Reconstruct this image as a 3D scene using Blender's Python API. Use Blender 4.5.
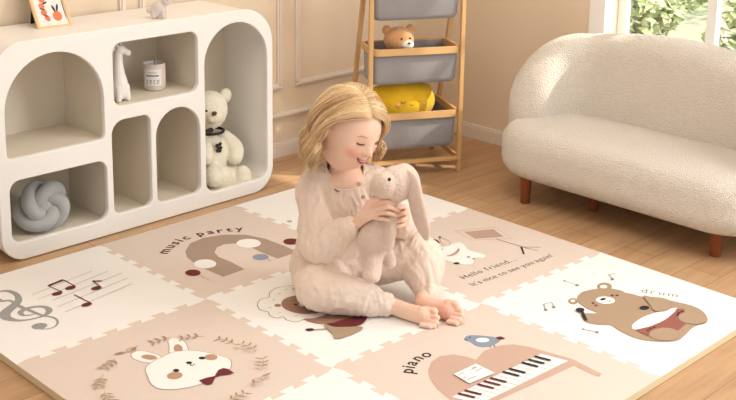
import bpy, bmesh, math, random
from mathutils import Vector, Matrix, noise
from math import sin, cos, pi, radians, sqrt, exp
random.seed(7)
for o in list(bpy.data.objects): bpy.data.objects.remove(o)
SC = bpy.context.scene
COL = SC.collection
V = Vector

# ------------------------------------------------------------------ camera
YAW, PIT, ROL = 0.786189, 0.220119, 0.014374
CAMP = V((-1.19383, -2.92091, 1.36022)); FPX = 1132.88; PPX, PPY = 368.0, 60.0
fw = V((cos(PIT)*cos(YAW), cos(PIT)*sin(YAW), -sin(PIT)))
_rt = V((sin(YAW), -cos(YAW), 0)); _up = _rt.cross(fw)
rt = _rt*cos(ROL) + _up*sin(ROL); up = -_rt*sin(ROL) + _up*cos(ROL)
cd = bpy.data.cameras.new('camera'); cam = bpy.data.objects.new('camera', cd); COL.objects.link(cam)
m3 = Matrix((rt, up, -fw)).transposed()
cam.matrix_world = Matrix.Translation(CAMP) @ m3.to_4x4()
cd.sensor_width = 36; cd.lens = FPX/736*36; cd.shift_y = -140/736; cd.clip_start = .05
SC.camera = cam

# ------------------------------------------------------------------ world, lights, exposure
SC.view_settings.view_transform = 'Standard'; SC.view_settings.look = 'None'
SC.view_settings.gamma = 1; SC.view_settings.exposure = 0.03
try: SC.view_settings.use_curve_mapping = False
except Exception: pass
w = bpy.data.worlds.new('sky'); SC.world = w; w.use_nodes = True
bg = w.node_tree.nodes['Background']; bg.inputs[0].default_value = (.88, .94, 1.0, 1); bg.inputs[1].default_value = .76

def lamp(kind, name, loc, target, energy, color, **kw):
    d = bpy.data.lights.new(name, kind); d.energy = energy; d.color = color
    for k, v in kw.items(): setattr(d, k, v)
    o = bpy.data.objects.new(name, d); COL.objects.link(o); o.location = loc
    o.rotation_euler = (V(target)-V(loc)).to_track_quat('-Z', 'Y').to_euler(); return o
lamp('SUN', 'sun', (4.4, -3.3, 3.3), (4.4-.4, -3.3+.5, 3.3-.55), 4.5, (1, .93, .82), angle=radians(1.2))
lamp('AREA', 'window_daylight', (2.75, -2.75, 1.5), (.9, -.6, .1), 100, (.92, .96, 1.0), shape='RECTANGLE', size=1.5, size_y=1.5)  # key lamp added out of view for soft light from the right

lamp('AREA', 'ceiling_light', (.7, -1.2, 2.44), (.7, -1.2, 0), 22, (1, .97, .93), shape='DISK', size=1.6)  # unseen fill lamp added overhead to brighten tops of things

# ------------------------------------------------------------------ helpers: measuring
def rayd(u, v): return fw + rt*((u-PPX)/FPX) - up*((v-PPY)/FPX)
def onz(u, v, z):
    d = rayd(u, v); return CAMP + d*((z-CAMP.z)/d.z)
def ony(u, v, y):
    d = rayd(u, v); return CAMP + d*((y-CAMP.y)/d.y)
def onx(u, v, x):
    d = rayd(u, v); return CAMP + d*((x-CAMP.x)/d.x)
def onplane(u, v, P, n):
    d = rayd(u, v); return CAMP + d*((V(P)-CAMP).dot(V(n))/d.dot(V(n)))

# ------------------------------------------------------------------ helpers: materials
MATS = {}
def mat(name, col, rough=.6, bump=0, bscale=200, var=0, vscale=6, sheen=0, kind='noise', spec=.3, trans=0, sss=0, coords='Object', stretch=None, bdist=.002):
    if name in MATS: return MATS[name]
    m = bpy.data.materials.new(name); m.use_nodes = True; nt = m.node_tree
    b = nt.nodes['Principled BSDF']; b.inputs['Base Color'].default_value = (*col, 1)
    b.inputs['Roughness'].default_value = rough; b.inputs['Specular IOR Level'].default_value = spec
    if sheen: b.inputs['Sheen Weight'].default_value = sheen; b.inputs['Sheen Roughness'].default_value = .5
    if trans: b.inputs['Transmission Weight'].default_value = trans
    if sss:
        b.inputs['Subsurface Weight'].default_value = sss; b.inputs['Subsurface Radius'].default_value = (1, .35, .2); b.inputs['Subsurface Scale'].default_value = .012
    tc = nt.nodes.new('ShaderNodeTexCoord'); mp = nt.nodes.new('ShaderNodeMapping')
    if stretch: mp.inputs['Scale'].default_value = stretch
    nt.links.new(tc.outputs[coords], mp.inputs[0])
    if bump:
        if kind == 'voronoi':
            t = nt.nodes.new('ShaderNodeTexVoronoi'); out = t.outputs['Distance']
        else:
            t = nt.nodes.new('ShaderNodeTexNoise'); t.inputs['Detail'].default_value = 4; out = t.outputs[0]
        t.inputs['Scale'].default_value = bscale; nt.links.new(mp.outputs[0], t.inputs[0])
        bp = nt.nodes.new('ShaderNodeBump'); bp.inputs['Strength'].default_value = bump; bp.inputs['Distance'].default_value = bdist
        nt.links.new(out, bp.inputs['Height']); nt.links.new(bp.outputs[0], b.inputs['Normal'])
    if var:
        t = nt.nodes.new('ShaderNodeTexNoise'); t.inputs['Scale'].default_value = vscale; t.inputs['Detail'].default_value = 5
        nt.links.new(mp.outputs[0], t.inputs[0])
        r = nt.nodes.new('ShaderNodeMix'); r.data_type = 'RGBA'
        r.inputs[6].default_value = (*[c*(1-var) for c in col], 1); r.inputs[7].default_value = (*[min(1, c*(1+var)) for c in col], 1)
        nt.links.new(t.outputs[0], r.inputs[0]); nt.links.new(r.outputs[2], b.inputs['Base Color'])
    MATS[name] = m; return m
def S(r, g, b):   # sRGB 0-255 to linear
    f = lambda c: (c/255/12.92) if c <= 10 else ((c/255+.055)/1.055)**2.4
    return (f(r), f(g), f(b))

def floor_material():
    m = bpy.data.materials.new('oak_planks'); m.use_nodes = True; nt = m.node_tree; N = nt.nodes; L = nt.links
    b = N['Principled BSDF']; b.inputs['Roughness'].default_value = .38; b.inputs['Specular IOR Level'].default_value = .35
    tc = N.new('ShaderNodeTexCoord'); mp = N.new('ShaderNodeMapping'); L.new(tc.outputs['Object'], mp.inputs[0])
    br = N.new('ShaderNodeTexBrick'); br.inputs['Scale'].default_value = 1; br.inputs['Brick Width'].default_value = .9; br.inputs['Row Height'].default_value = .11
    br.inputs['Mortar Size'].default_value = .0012; br.inputs['Mortar Smooth'].default_value = .2; br.offset = .37; br.offset_frequency = 2
    br.inputs['Color1'].default_value = (*S(200, 164, 126), 1); br.inputs['Color2'].default_value = (*S(188, 150, 112), 1); br.inputs['Mortar'].default_value = (*S(144, 110, 78), 1)
    L.new(mp.outputs[0], br.inputs[0])
    m2 = N.new('ShaderNodeMapping'); m2.inputs['Scale'].default_value = (2.2, 26, 1); L.new(tc.outputs['Object'], m2.inputs[0])
    n = N.new('ShaderNodeTexNoise'); n.inputs['Scale'].default_value = 1.6; n.inputs['Detail'].default_value = 7; n.inputs['Distortion'].default_value = .6; L.new(m2.outputs[0], n.inputs[0])
    rp = N.new('ShaderNodeValToRGB'); rp.color_ramp.elements[0].position = .3; rp.color_ramp.elements[0].color = (.78, .74, .70, 1); rp.color_ramp.elements[1].position = .72; rp.color_ramp.elements[1].color = (1.08, 1.06, 1.03, 1)
    L.new(n.outputs[0], rp.inputs[0])
    mx = N.new('ShaderNodeMix'); mx.data_type = 'RGBA'; mx.blend_type = 'MULTIPLY'; mx.inputs[0].default_value = .8
    L.new(br.outputs[0], mx.inputs[6]); L.new(rp.outputs[0], mx.inputs[7]); L.new(mx.outputs[2], b.inputs['Base Color'])
    return m

M_floor = floor_material()
M_wallb = mat('warm_plaster', S(235, 214, 187), .85, bump=.15, bscale=90, var=.03, vscale=3)
M_trim = mat('painted_moulding', S(236, 222, 206), .6)
M_white = mat('window_paint', S(246, 242, 236), .45)
M_ceil = mat('ceiling_paint', S(245, 240, 232), .9)
M_foamw = mat('foam_ivory', S(243, 240, 235), .62, bump=.25, bscale=260, var=.015, vscale=9)
M_foamp = mat('foam_blush', S(222, 206, 193), .62, bump=.25, bscale=260, var=.02, vscale=9)
M_foams = mat('foam_core', S(226, 208, 168), .8)
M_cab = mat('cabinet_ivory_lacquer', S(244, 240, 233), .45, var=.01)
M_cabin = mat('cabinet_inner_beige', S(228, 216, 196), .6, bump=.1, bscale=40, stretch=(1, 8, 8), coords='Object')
M_bam = mat('bamboo', S(214, 170, 116), .45, var=.10, vscale=14, stretch=(1, 1, .15))
M_bin = mat('grey_felt', S(146, 141, 138), .9, bump=.5, bscale=160, var=.10, vscale=18, sheen=.3)
M_sofa = mat('boucle_cream', S(250, 238, 221), .95, bump=1.0, bscale=210, kind='voronoi', var=.05, vscale=150, sheen=.4, bdist=.007)
M_leg = mat('walnut_leg', S(140, 78, 44), .35, var=.18, vscale=10, stretch=(4, 4, .6))
M_skin = mat('skin', S(246, 206, 182), .5, bump=.06, bscale=500, sss=.14, var=.03, vscale=20)
M_cloth = mat('crinkled_gauze', S(236, 215, 197), .9, bump=.6, bscale=70, var=.03, vscale=40, sheen=.15, stretch=(1, 1, .35), bdist=.003)
M_plush = mat('taupe_plush', S(224, 200, 182), .95, bump=.9, bscale=240, var=.07, vscale=60, sheen=.5, bdist=.003)
M_teddy = mat('cream_plush', S(236, 228, 206), .95, bump=.9, bscale=200, var=.05, vscale=60, sheen=.4, bdist=.003)
M_orange = mat('caramel_plush', S(204, 150, 100), .95, bump=.8, bscale=240, var=.07, vscale=60, sheen=.4)
M_yell = mat('mustard_plush', S(232, 182, 30), .95, bump=.7, bscale=180, var=.06, vscale=40, sheen=.3)
M_grey = mat('grey_velvet', S(176, 176, 174), .8, bump=.4, bscale=240, var=.08, vscale=30, sheen=.6)
M_dark = mat('near_black', S(38, 30, 30), .4)
M_nose = mat('brown_nose', S(96, 58, 48), .5)
M_pinkc = mat('rosy_patch', S(240, 176, 130), .9)
M_cer = mat('white_ceramic', S(240, 236, 230), .3)
M_cerg = mat('blush_grey_glaze', S(220, 206, 198), .35)
M_wax = mat('candle_wax', S(222, 208, 200), .5, sss=.2)
M_label = mat('paper_label', S(240, 236, 232), .7)
M_ink = mat('label_ink', S(120, 112, 122), .7)
M_frame = mat('pale_wood_frame', S(232, 196, 146), .5, var=.06, vscale=20)
M_art = mat('art_paper', S(240, 234, 226), .8)
M_coral = mat('coral_ink', S(232, 132, 92), .8)
P = dict(grey=S(158, 158, 154), wine=S(106, 40, 42), line=S(150, 132, 126), black=S(44, 34, 38), tan=S(172, 146, 120), white=S(244, 241, 236), bunnycheek=S(188, 150, 122),
         rain=S(170, 148, 130), blue=S(146, 154, 172), brown=S(158, 122, 98), wreath=S(176, 140, 108), board=S(188, 156, 140), terra=S(152, 92, 80), piano=S(200, 168, 150), bird=S(138, 152, 166), rose=S(196, 120, 110))
def PM(k): return mat('print_'+k, P[k], .6)

# ------------------------------------------------------------------ helpers: objects
def tag(o, label=None, cat=None, group=None, kind=None):
    if label: o['label'] = label
    if cat: o['category'] = cat
    if group: o['group'] = group
    if kind: o['kind'] = kind
    return o
def empty(name, loc, rz=0, **kw):
    o = bpy.data.objects.new(name, None); COL.objects.link(o); o.location = loc; o.rotation_euler = (0, 0, rz); o.empty_display_size = .05
    return tag(o, **kw)
def addme(name, me, m, parent=None, smooth=True):
    o = bpy.data.objects.new(name, me); COL.objects.link(o)
    if m is not None:
        for k in (m if isinstance(m, (list, tuple)) else [m]): me.materials.append(k)
    if smooth:
        for p_ in me.polygons: p_.use_smooth = True
    if parent is not None: o.parent = parent
    return o
def obj(name, bm, m, parent=None, smooth=True, angle=None):
    me = bpy.data.meshes.new(name); bmesh.ops.recalc_face_normals(bm, faces=bm.faces); bm.to_mesh(me); bm.free()
    o = addme(name, me, m, parent, smooth)
    if angle is not None:
        try: me.set_sharp_from_angle(angle=radians(angle))
        except Exception: pass
    return o
def box(bm, x0, x1, y0, y1, z0, z1, bev=0):
    r = bmesh.ops.create_cube(bm, size=1); vs = r['verts']
    for v in vs:
        v.co = V(((x0+x1)/2+v.co.x*(x1-x0), (y0+y1)/2+v.co.y*(y1-y0), (z0+z1)/2+v.co.z*(z1-z0)))
    if bev:
        es = list({e for v in vs for e in v.link_edges})
        bmesh.ops.bevel(bm, geom=es, offset=bev, segments=2, affect='EDGES', profile=.7)
def boxobj(name, dims, m, parent=None, bev=.0, **kw):
    bm = bmesh.new(); box(bm, *dims, bev=bev); o = obj(name, bm, m, parent, smooth=False); return tag(o, **kw)
def beam(bm, a, b, wx, wy, ref=V((0, 0, 1)), bev=.002):
    a, b = V(a), V(b); d = (b-a); L = d.length; z = d.normalized(); x = ref.cross(z)
    if x.length < 1e-4: x = V((1, 0, 0)).cross(z)
    x.normalize(); y = z.cross(x); mt = Matrix((x, y, z)).transposed().to_4x4(); mt.translation = (a+b)/2
    r = bmesh.ops.create_cube(bm, size=1); vs = r['verts']
    for v in vs: v.co = V((v.co.x*wx, v.co.y*wy, v.co.z*L))
    es = list({e for v in vs for e in v.link_edges})
    if bev:
        r2 = bmesh.ops.bevel(bm, geom=es, offset=bev, segments=2, affect='EDGES'); vs = list({v for f in r2['faces'] for v in f.verts} | {v for v in vs if v.is_valid})
    for v in vs: v.co = mt @ v.co
def cr(pts, n=6, closed=False):
    """Catmull-Rom through tuples of any length"""
    out = []; N = len(pts)
    rng = range(N if closed else N-1)
    for i in rng:
        p0 = pts[(i-1) % N] if closed or i > 0 else pts[0]; p1 = pts[i]; p2 = pts[(i+1) % N]; p3 = pts[(i+2) % N] if closed or i+2 < N else pts[-1]
        for k in range(n):
            t = k/n
            out.append(tuple(.5*((2*b)+(-a+c)*t+(2*a-5*b+4*c-d)*t*t+(-a+3*b-3*c+d)*t**3) for a, b, c, d in zip(p0, p1, p2, p3)))
    if not closed: out.append(tuple(pts[-1]))
    return out
def tube(bm, pts, rad, seg=12, caps=True, flat=1.0, closed=False):
    """sweep of a circle with changing radius; rounded ends"""
    pts = [V(p) for p in pts]; n = len(pts)
    if not hasattr(rad, '__len__'): rad = [rad]*n
    ref = None; rings = []
    seq = []
    if caps and not closed:
        d0 = (pts[0]-pts[1]).normalized(); d1 = (pts[-1]-pts[-2]).normalized()
        for a in (80, 55, 30): seq.append((pts[0]+d0*rad[0]*sin(radians(a)), rad[0]*cos(radians(a)), -d0))
        mid = [(pts[i], rad[i], None) for i in range(n)]
        seq += mid
        for a in (30, 55, 80): seq.append((pts[-1]+d1*rad[-1]*sin(radians(a)), rad[-1]*cos(radians(a)), d1))
    else: seq = [(pts[i], rad[i], None) for i in range(n)]
    m = len(seq)
    for i, (c, r, d) in enumerate(seq):
        if d is None:
            j0 = (i-1) % m if closed else max(0, i-1); j1 = (i+1) % m if closed else min(m-1, i+1)
            d = (seq[j1][0]-seq[j0][0])
        d = d.normalized()
        if ref is None:
            ref = V((0, 0, 1)) if abs(d.z) < .9 else V((1, 0, 0))
        x = ref - d*ref.dot(d)
        if x.length < 1e-5: x = d.orthogonal()
        x.normalize(); y = d.cross(x); ref = x
        rings.append([bm.verts.new(c + x*(r*cos(2*pi*k/seg)) + y*(r*flat*sin(2*pi*k/seg))) for k in range(seg)])
    for i in range(m if closed else m-1):
        a, b = rings[i], rings[(i+1) % m]
        for k in range(seg): bm.faces.new((a[k], a[(k+1) % seg], b[(k+1) % seg], b[k]))
    if not closed:
        bm.faces.new(rings[0][::-1]); bm.faces.new(rings[-1])
    return rings
def limb(bm, nodes, n=5, seg=16, flat=1.0):
    s = cr([tuple(a) for a in nodes], n); tube(bm, [q[:3] for q in s], [q[3] for q in s], seg=seg, flat=flat)
def ell(bm, c, r, rot=None, u=20, v=14):
    res = bmesh.ops.create_uvsphere(bm, u_segments=u, v_segments=v, radius=1)
    R = rot if rot is not None else Matrix.Identity(3)
    if not hasattr(r, '__len__'): r = (r, r, r)
    for q in res['verts']: q.co = V(c) + R @ V((q.co.x*r[0], q.co.y*r[1], q.co.z*r[2]))
def lathe(bm, prof, seg=32, c=(0, 0, 0)):
    rings = [[bm.verts.new(V(c)+V((r*cos(2*pi*k/seg), r*sin(2*pi*k/seg), z))) for k in range(seg)] for r, z in prof]
    for a, b in zip(rings, rings[1:]):
        for k in range(seg): bm.faces.new((a[k], a[(k+1) % seg], b[(k+1) % seg], b[k]))
    bm.faces.new(rings[0][::-1]); bm.faces.new(rings[-1])
def remesh(bm, voxel, smooth=4, disp=None, parent=None, name='x', m=None, fac=.5):
    me = bpy.data.meshes.new('tmp'); bm.to_mesh(me); bm.free()
    o = bpy.data.objects.new('tmp', me); COL.objects.link(o)
    r = o.modifiers.new('r', 'REMESH'); r.mode = 'VOXEL'; r.voxel_size = voxel; r.use_smooth_shade = True
    if smooth: s = o.modifiers.new('s', 'SMOOTH'); s.iterations = smooth; s.factor = fac
    dg = bpy.context.evaluated_depsgraph_get(); dg.update(); e = o.evaluated_get(dg)
    me2 = bpy.data.meshes.new_from_object(e); bpy.data.objects.remove(o); bpy.data.meshes.remove(me)
    me2.name = name
    if disp:
        nr = [v.normal.copy() for v in me2.vertices]
        for v, q in zip(me2.vertices, nr): v.co = v.co + q*disp(v.co, q)
        me2.update()
    return addme(name, me2, m, parent)
def curve_mesh(splines, extrude, bevel=0, bres=2):
    """filled 2D outlines (list of point lists, holes allowed) to a solid mesh in XY, thickness along Z"""
    c = bpy.data.curves.new('c', 'CURVE'); c.dimensions = '2D'; c.fill_mode = 'BOTH'; c.extrude = extrude; c.bevel_depth = bevel; c.bevel_resolution = bres
    for pts in splines:
        s = c.splines.new('POLY'); s.points.add(len(pts)-1); s.use_cyclic_u = True
        for q, (x, y) in zip(s.points, pts): q.co = (x, y, 0, 1)
    o = bpy.data.objects.new('c', c); COL.objects.link(o)
    dg = bpy.context.evaluated_depsgraph_get(); dg.update()
    me = bpy.data.meshes.new_from_object(o.evaluated_get(dg)); bpy.data.objects.remove(o); bpy.data.curves.remove(c); return me
def rr(x0, x1, y0, y1, rad, n=8, fix=0):
    """rounded rectangle, radii (bl, br, tr, tl)"""
    if not hasattr(rad, '__len__'): rad = (rad,)*4
    out = []
    for (cx, cy, r, a0) in ((x0+rad[0], y0+rad[0], rad[0], 180), (x1-rad[1], y0+rad[1], rad[1], 270), (x1-rad[2], y1-rad[2], rad[2], 0), (x0+rad[3], y1-rad[3], rad[3], 90)):
        nn = fix or max(2, int(n*(1+r*12)))
        for k in range(nn+1):
            a = radians(a0+90*k/nn); out.append((cx+r*cos(a), cy+r*sin(a)))
    return out

# ------------------------------------------------------------------ the room
tag(boxobj('floor', (-3.2, 2.5, -4.0, .5, -.05, 0), M_floor), kind='structure')
YB, XR = .37, 2.38          # inner faces of back and right wall
tag(boxobj('wall_back', (-3.2, 2.5, YB, YB+.12, 0, 2.5), M_wallb), kind='structure')
# right wall: the real window, plus an unseen opening added for the key lamp
bm = bmesh.new()
W1 = (-1.42, -.60, .44, 1.5); W_added = (-3.40, -2.2, .5, 2.0)
ys = [-4.0, W_added[0], W_added[1], W1[0], W1[1], YB]
box(bm, XR, XR+.12, ys[4], ys[5], 0, 2.5); box(bm, XR, XR+.12, ys[2], ys[3], 0, 2.5); box(bm, XR, XR+.12, ys[0], ys[1], 0, 2.5)
for Wn in (W1, W_added):
    box(bm, XR, XR+.12, Wn[0], Wn[1], 0, Wn[2]); box(bm, XR, XR+.12, Wn[0], Wn[1], Wn[3], 2.5)
tag(obj('wall_right', bm, M_wallb, smooth=False), kind='structure')
tag(boxobj('ceiling', (-3.2, 2.5, -4.0, .5, 2.5, 2.56), M_ceil), kind='structure')
def moulding(name, pts, wd, th, axis, m=M_trim):
    """flat bead following a wall; axis 'y': lies on the back wall, 'x': on the right wall"""
    bm = bmesh.new()
    for (a, b) in pts:
        (h0, z0), (h1, z1) = a, b
        lo, hi = min(h0, h1), max(h0, h1); zl, zh = min(z0, z1), max(z0, z1)
        if lo == hi: lo -= wd/2; hi += wd/2
        else: lo -= wd/2; hi += wd/2
        if zl == zh: zl -= wd/2; zh += wd/2
        if axis == 'y':
            box(bm, lo, hi, YB-th, YB, zl, zh, bev=.003); box(bm, lo+wd*.28, hi-wd*.28, YB-th*1.6, YB-th*.5, zl+wd*.28, zh-wd*.28, bev=.002)
        else:
            box(bm, XR-th, XR, lo, hi, zl, zh, bev=.003)
    return tag(obj(name, bm, m, smooth=False), kind='structure')
def skirting(name, axis):
    bm = bmesh.new()
    if axis == 'y':
        box(bm, -3.2, XR, YB-.014, YB, 0, .052, bev=.002); box(bm, -3.2, XR, YB-.009, YB, .052, .060, bev=.002)
    else:
        box(bm, XR-.014, XR, -4.0, YB-.014, 0, .052, bev=.002); box(bm, XR-.009, XR, -4.0, YB-.009, .052, .060, bev=.002)
    return tag(obj(name, bm, M_trim, smooth=False), kind='structure')
skirting('baseboard_back', 'y'); skirting('baseboard_right', 'x')
moulding('trim_1', [((-3.2, .172), (XR-.02, .172))], .020, .012, 'y')
def panel(name, x0, x1, z0, z1): moulding(name, [((x0, z0), (x1, z0)), ((x0, z1), (x1, z1)), ((x0, z0), (x0, z1)), ((x1, z0), (x1, z1))], .024, .010, 'y')
panel('trim_2', 1.695, 2.25, .288, 1.9)
panel('trim_3', .98, 1.600, .288, 1.9)
panel('trim_4', .30, .90, .288, 1.9)
panel('trim_5', -.40, .20, .288, 1.9)

tag(boxobj('trim_6', (2.5, 3.9, -6.0, -2.45, 2.3, 2.4), M_white), kind='structure')     # unseen slab added to keep the sun out of the key-lamp opening
# window: casing, sashes with muntins, glass, sill
M_glass = bpy.data.materials.new('window_glass'); M_glass.use_nodes = True
nt = M_glass.node_tree; nt.nodes.clear(); o_ = nt.nodes.new('ShaderNodeOutputMaterial'); tr = nt.nodes.new('ShaderNodeBsdfTransparent'); gl = nt.nodes.new('ShaderNodeBsdfGlossy'); gl.inputs['Roughness'].default_value = .02
mx = nt.nodes.new('ShaderNodeMixShader'); mx.inputs[0].default_value = .05; nt.links.new(tr.outputs[0], mx.inputs[1]); nt.links.new(gl.outputs[0], mx.inputs[2]); nt.links.new(mx.outputs[0], o_.inputs[0])
def window(n, Wn, mull):
    y0, y1, z0, z1 = Wn
    root = empty(f'window_{n}', (XR, (y0+y1)/2, z0), kind='structure'); inv = -V((XR, (y0+y1)/2, z0))
    def put(name, dims_list, m, bev=.003):
        bm = bmesh.new()
        for d in dims_list: box(bm, *d, bev=bev)
        for v in bm.verts: v.co += inv
        return obj(name, bm, m, root, smooth=False)
    c = .07
    put('casing', [(XR-.012, XR, y1, y1+c, z0-c, z1+c), (XR-.012, XR, y0-c, y0, z0-c, z1+c), (XR-.012, XR, y0, y1, z1, z1+c), (XR-.03, XR+.02, y0-c, y1+c, z0-.03, z0)], M_white)
    X = XR+.075; s = .035
    fr = [(X, X+.03, y1-s, y1, z0, z1), (X, X+.03, y0, y0+s, z0, z1), (X, X+.03, y0, y1, z0, z0+s), (X, X+.03, y0, y1, z1-s, z1)]
    for ym in mull: fr.append((X-.005, X+.03, ym-.019, ym+.019, z0, z1))
    fr.append((X, X+.03, y0, y1, 1.15, 1.175))
    put('window_frame', fr, M_white)
    put('pane', [(X+.012, X+.016, y0, y1, z0, z1)], M_glass, bev=0)
    put('window_sill', [(XR-.04, XR+.12, y0, y1, z0-.02, z0+.004)], M_white)
window(1, W1, [-.986]); window(2, W_added, [-2.80])  # the latter is made up, out of view, to let the key lamp in

# ------------------------------------------------------------------ garden beyond the window
M_leaf = [mat('leaf_a', S(198, 210, 160), .6), mat('leaf_b', S(226, 232, 194), .6), mat('leaf_c', S(160, 178, 122), .6), mat('leaf_d', S(238, 238, 224), .6)]
M_bark = mat('bark', S(150, 128, 104), .9, bump=.6, bscale=40)
M_lawn = mat('lawn', S(222, 226, 190), .9, bump=.8, bscale=90, var=.25, vscale=5)
tag(boxobj('garden_ground', (2.5, 14, -9, 9, -.35, -.3), M_lawn), kind='structure')
def shrub(name, c, r, h, n, label, cat, seed, blobs=9):
    rnd = random.Random(seed); root = empty(name, (c[0], c[1], -.3), label=label, cat=cat)
    bm = bmesh.new()
    limb(bm, [(0, 0, -.02, .05), (.03, .02, h*.35, .04), (-.02, .03, h*.75, .022)], seg=8)
    for k in range(6):
        a = k*1.05; limb(bm, [(0, 0, h*(.25+.06*k), .025), (.4*r*cos(a), .4*r*sin(a), h*(.5+.05*k), .014), (.75*r*cos(a), .75*r*sin(a), h*(.62+.05*k), .008)], seg=6)
    obj('trunk', bm, M_bark, root)
    bm = bmesh.new(); cl = [(V((rnd.uniform(-.6, .6)*r, rnd.uniform(-.6, .6)*r, h*rnd.uniform(.22, .95))), rnd.uniform(.3, .5)*r) for _ in range(blobs)]
    for i in range(n):
        cc, rad = cl[i % blobs]
        while True:
            d = V((rnd.uniform(-1, 1), rnd.uniform(-1, 1), rnd.uniform(-1, 1)))
            if .2 < d.length < 1: break
        p0 = cc + d.normalized()*rad*rnd.uniform(.7, 1.05); s = rnd.uniform(.025, .05)
        a = V((rnd.uniform(-1, 1), rnd.uniform(-1, 1), rnd.uniform(-.6, .6))).normalized(); b = a.orthogonal().normalized()*.42
        f = bm.faces.new([bm.verts.new(p0-a*s), bm.verts.new(p0+b*s+V((0, 0, .004))), bm.verts.new(p0+a*s), bm.verts.new(p0-b*s+V((0, 0, .004)))]); f.material_index = rnd.choice((0, 0, 1, 1, 2, 3))
    me = bpy.data.meshes.new('foliage'); bm.to_mesh(me); bm.free(); addme('foliage', me, M_leaf, root, smooth=False)
shrub('garden_shrub', (3.65, .16), .36, .86, 4200, 'low pale leafy bush close outside the window, seen through the left pane', 'bush', 5, 8)
shrub('garden_shrub', (3.70, -.68), .36, .86, 4200, 'low pale leafy bush close outside the window, seen through the right pane', 'bush', 6, 8)
shrub('garden_shrub', (5.0, 1.05), .62, 1.25, 5000, 'taller green bush farther out in the garden, seen toward the left edge of the glass', 'bush', 1)
shrub('garden_shrub', (5.0, -.45), .62, 1.3, 5000, 'taller green bush farther out in the garden, behind the window bar', 'bush', 2)
shrub('garden_tree', (8.0, 1.6), 1.7, 2.4, 8000, 'pale green tree with a brown trunk farther out in the garden', 'tree', 3)

# ------------------------------------------------------------------ the puzzle mat
T = .55; ZM = .02
def Mp(u, v, k=0): q = onz(u, v, ZM); return V((q.x, q.y, ZM+.0003+.0002*k))
J = {}
for i in range(4):
    for j in range(4): J[i, j] = V((i*T, -j*T))
meas = {(1, 1): (205.5, 298.8), (2, 2): (480.6, 303.4), (1, 2): (332.4, 367.5), (1, 0): (97.5, 245), (2, 0): (236.5, 206.5), (3, 2): (599.4, 252.5), (3, 1): (467.4, 208.2), (0, 1): (18.5, 364)}
for k, uv in meas.items():
    q = onz(*uv, ZM); J[k] = V((q.x, q.y))
for j in (1, 2): J[3, j].x = 3*T+.008; J[0, j].x = -.004
for i in (1, 2): J[i, 0].y = -.002; J[i, 3].y = -3*T
def jig(a, b, border):
    """edge from a to b: dovetail wave for shared edges (antisymmetric so both tiles agree)"""
    if border: return [a]
    d = b-a; L = d.length; t = d/L; nrm = V((-t.y, t.x)); out = [a]; n = 7; amp = .0090; x0 = .045
    for k in range(n):
        s0 = x0 + (1-2*x0)*k/n; s1 = x0+(1-2*x0)*(k+.5)/n; s2 = x0+(1-2*x0)*(k+1)/n; e = .05/n
        out += [a+d*(s0-e if k else s0)+nrm*amp, a+d*(s1+e)+nrm*amp, a+d*(s1-e)-nrm*amp, a+d*(s2+e if k < n-1 else s2)-nrm*amp]
    return out
def edge(i0, j0, i1, j1, border):
    if (i0, -j0) < (i1, -j1): return jig(J[i0, j0], J[i1, j1], border)
    r = jig(J[i1, j1], J[i0, j0], border)
    return [J[i0, j0]] + r[1:][::-1]
TILE = {}
names = {(0, 0): 'ivory foam puzzle tile printed with a grey treble clef and notes', (1, 0): 'blush foam puzzle tile printed "music party" over a brown arch', (2, 0): 'ivory foam puzzle tile at the far back corner behind the child',
         (0, 1): 'blush foam puzzle tile printed with a white bunny head in a leafy wreath', (1, 1): 'ivory foam puzzle tile with a lion print under the seated child', (2, 1): 'blush foam puzzle tile printed "Hello friend" beside a music stand',
         (0, 2): 'plain-looking ivory foam puzzle tile at the bottom edge, between bunny and piano tiles', (1, 2): 'blush foam puzzle tile printed with a piano and a blue bird', (2, 2): 'ivory foam puzzle tile printed with a brown bear and the word drum'}
for (i, j), lab in names.items():
    loop = edge(i, j, i, j+1, i == 0) + edge(i, j+1, i+1, j+1, j == 2) + edge(i+1, j+1, i+1, j, i == 2) + edge(i+1, j, i, j, j == 0)
    org = V(((i+.5)*T, -(j+.5)*T, 0)); bm = bmesh.new()
    cx = sum((q for q in loop), V((0, 0)))/len(loop)
    bot = [bm.verts.new(V((q.x, q.y, .0005))-org) for q in loop]; top = [bm.verts.new(V((q.x, q.y, ZM))-org) for q in loop]
    n = len(loop)
    ft = bm.faces.new(top); ft.normal_update(); ft.material_index = 0; fb = bm.faces.new(bot[::-1]); fb.material_index = 1; fb.normal_update()
    for k in range(n):
        f = bm.faces.new((bot[k], bot[(k+1) % n], top[(k+1) % n], top[k])); f.material_index = 1
    bmesh.ops.triangulate(bm, faces=[ft, fb], ngon_method='EAR_CLIP')
    o = obj('puzzle_mat_tile', bm, [M_foamw if (i+j) % 2 == 0 else M_foamp, M_foams], smooth=False); o.location = org
    tag(o, lab, 'play mat', 'interlocking foam tiles on the floor'); TILE[i, j] = o

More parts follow.
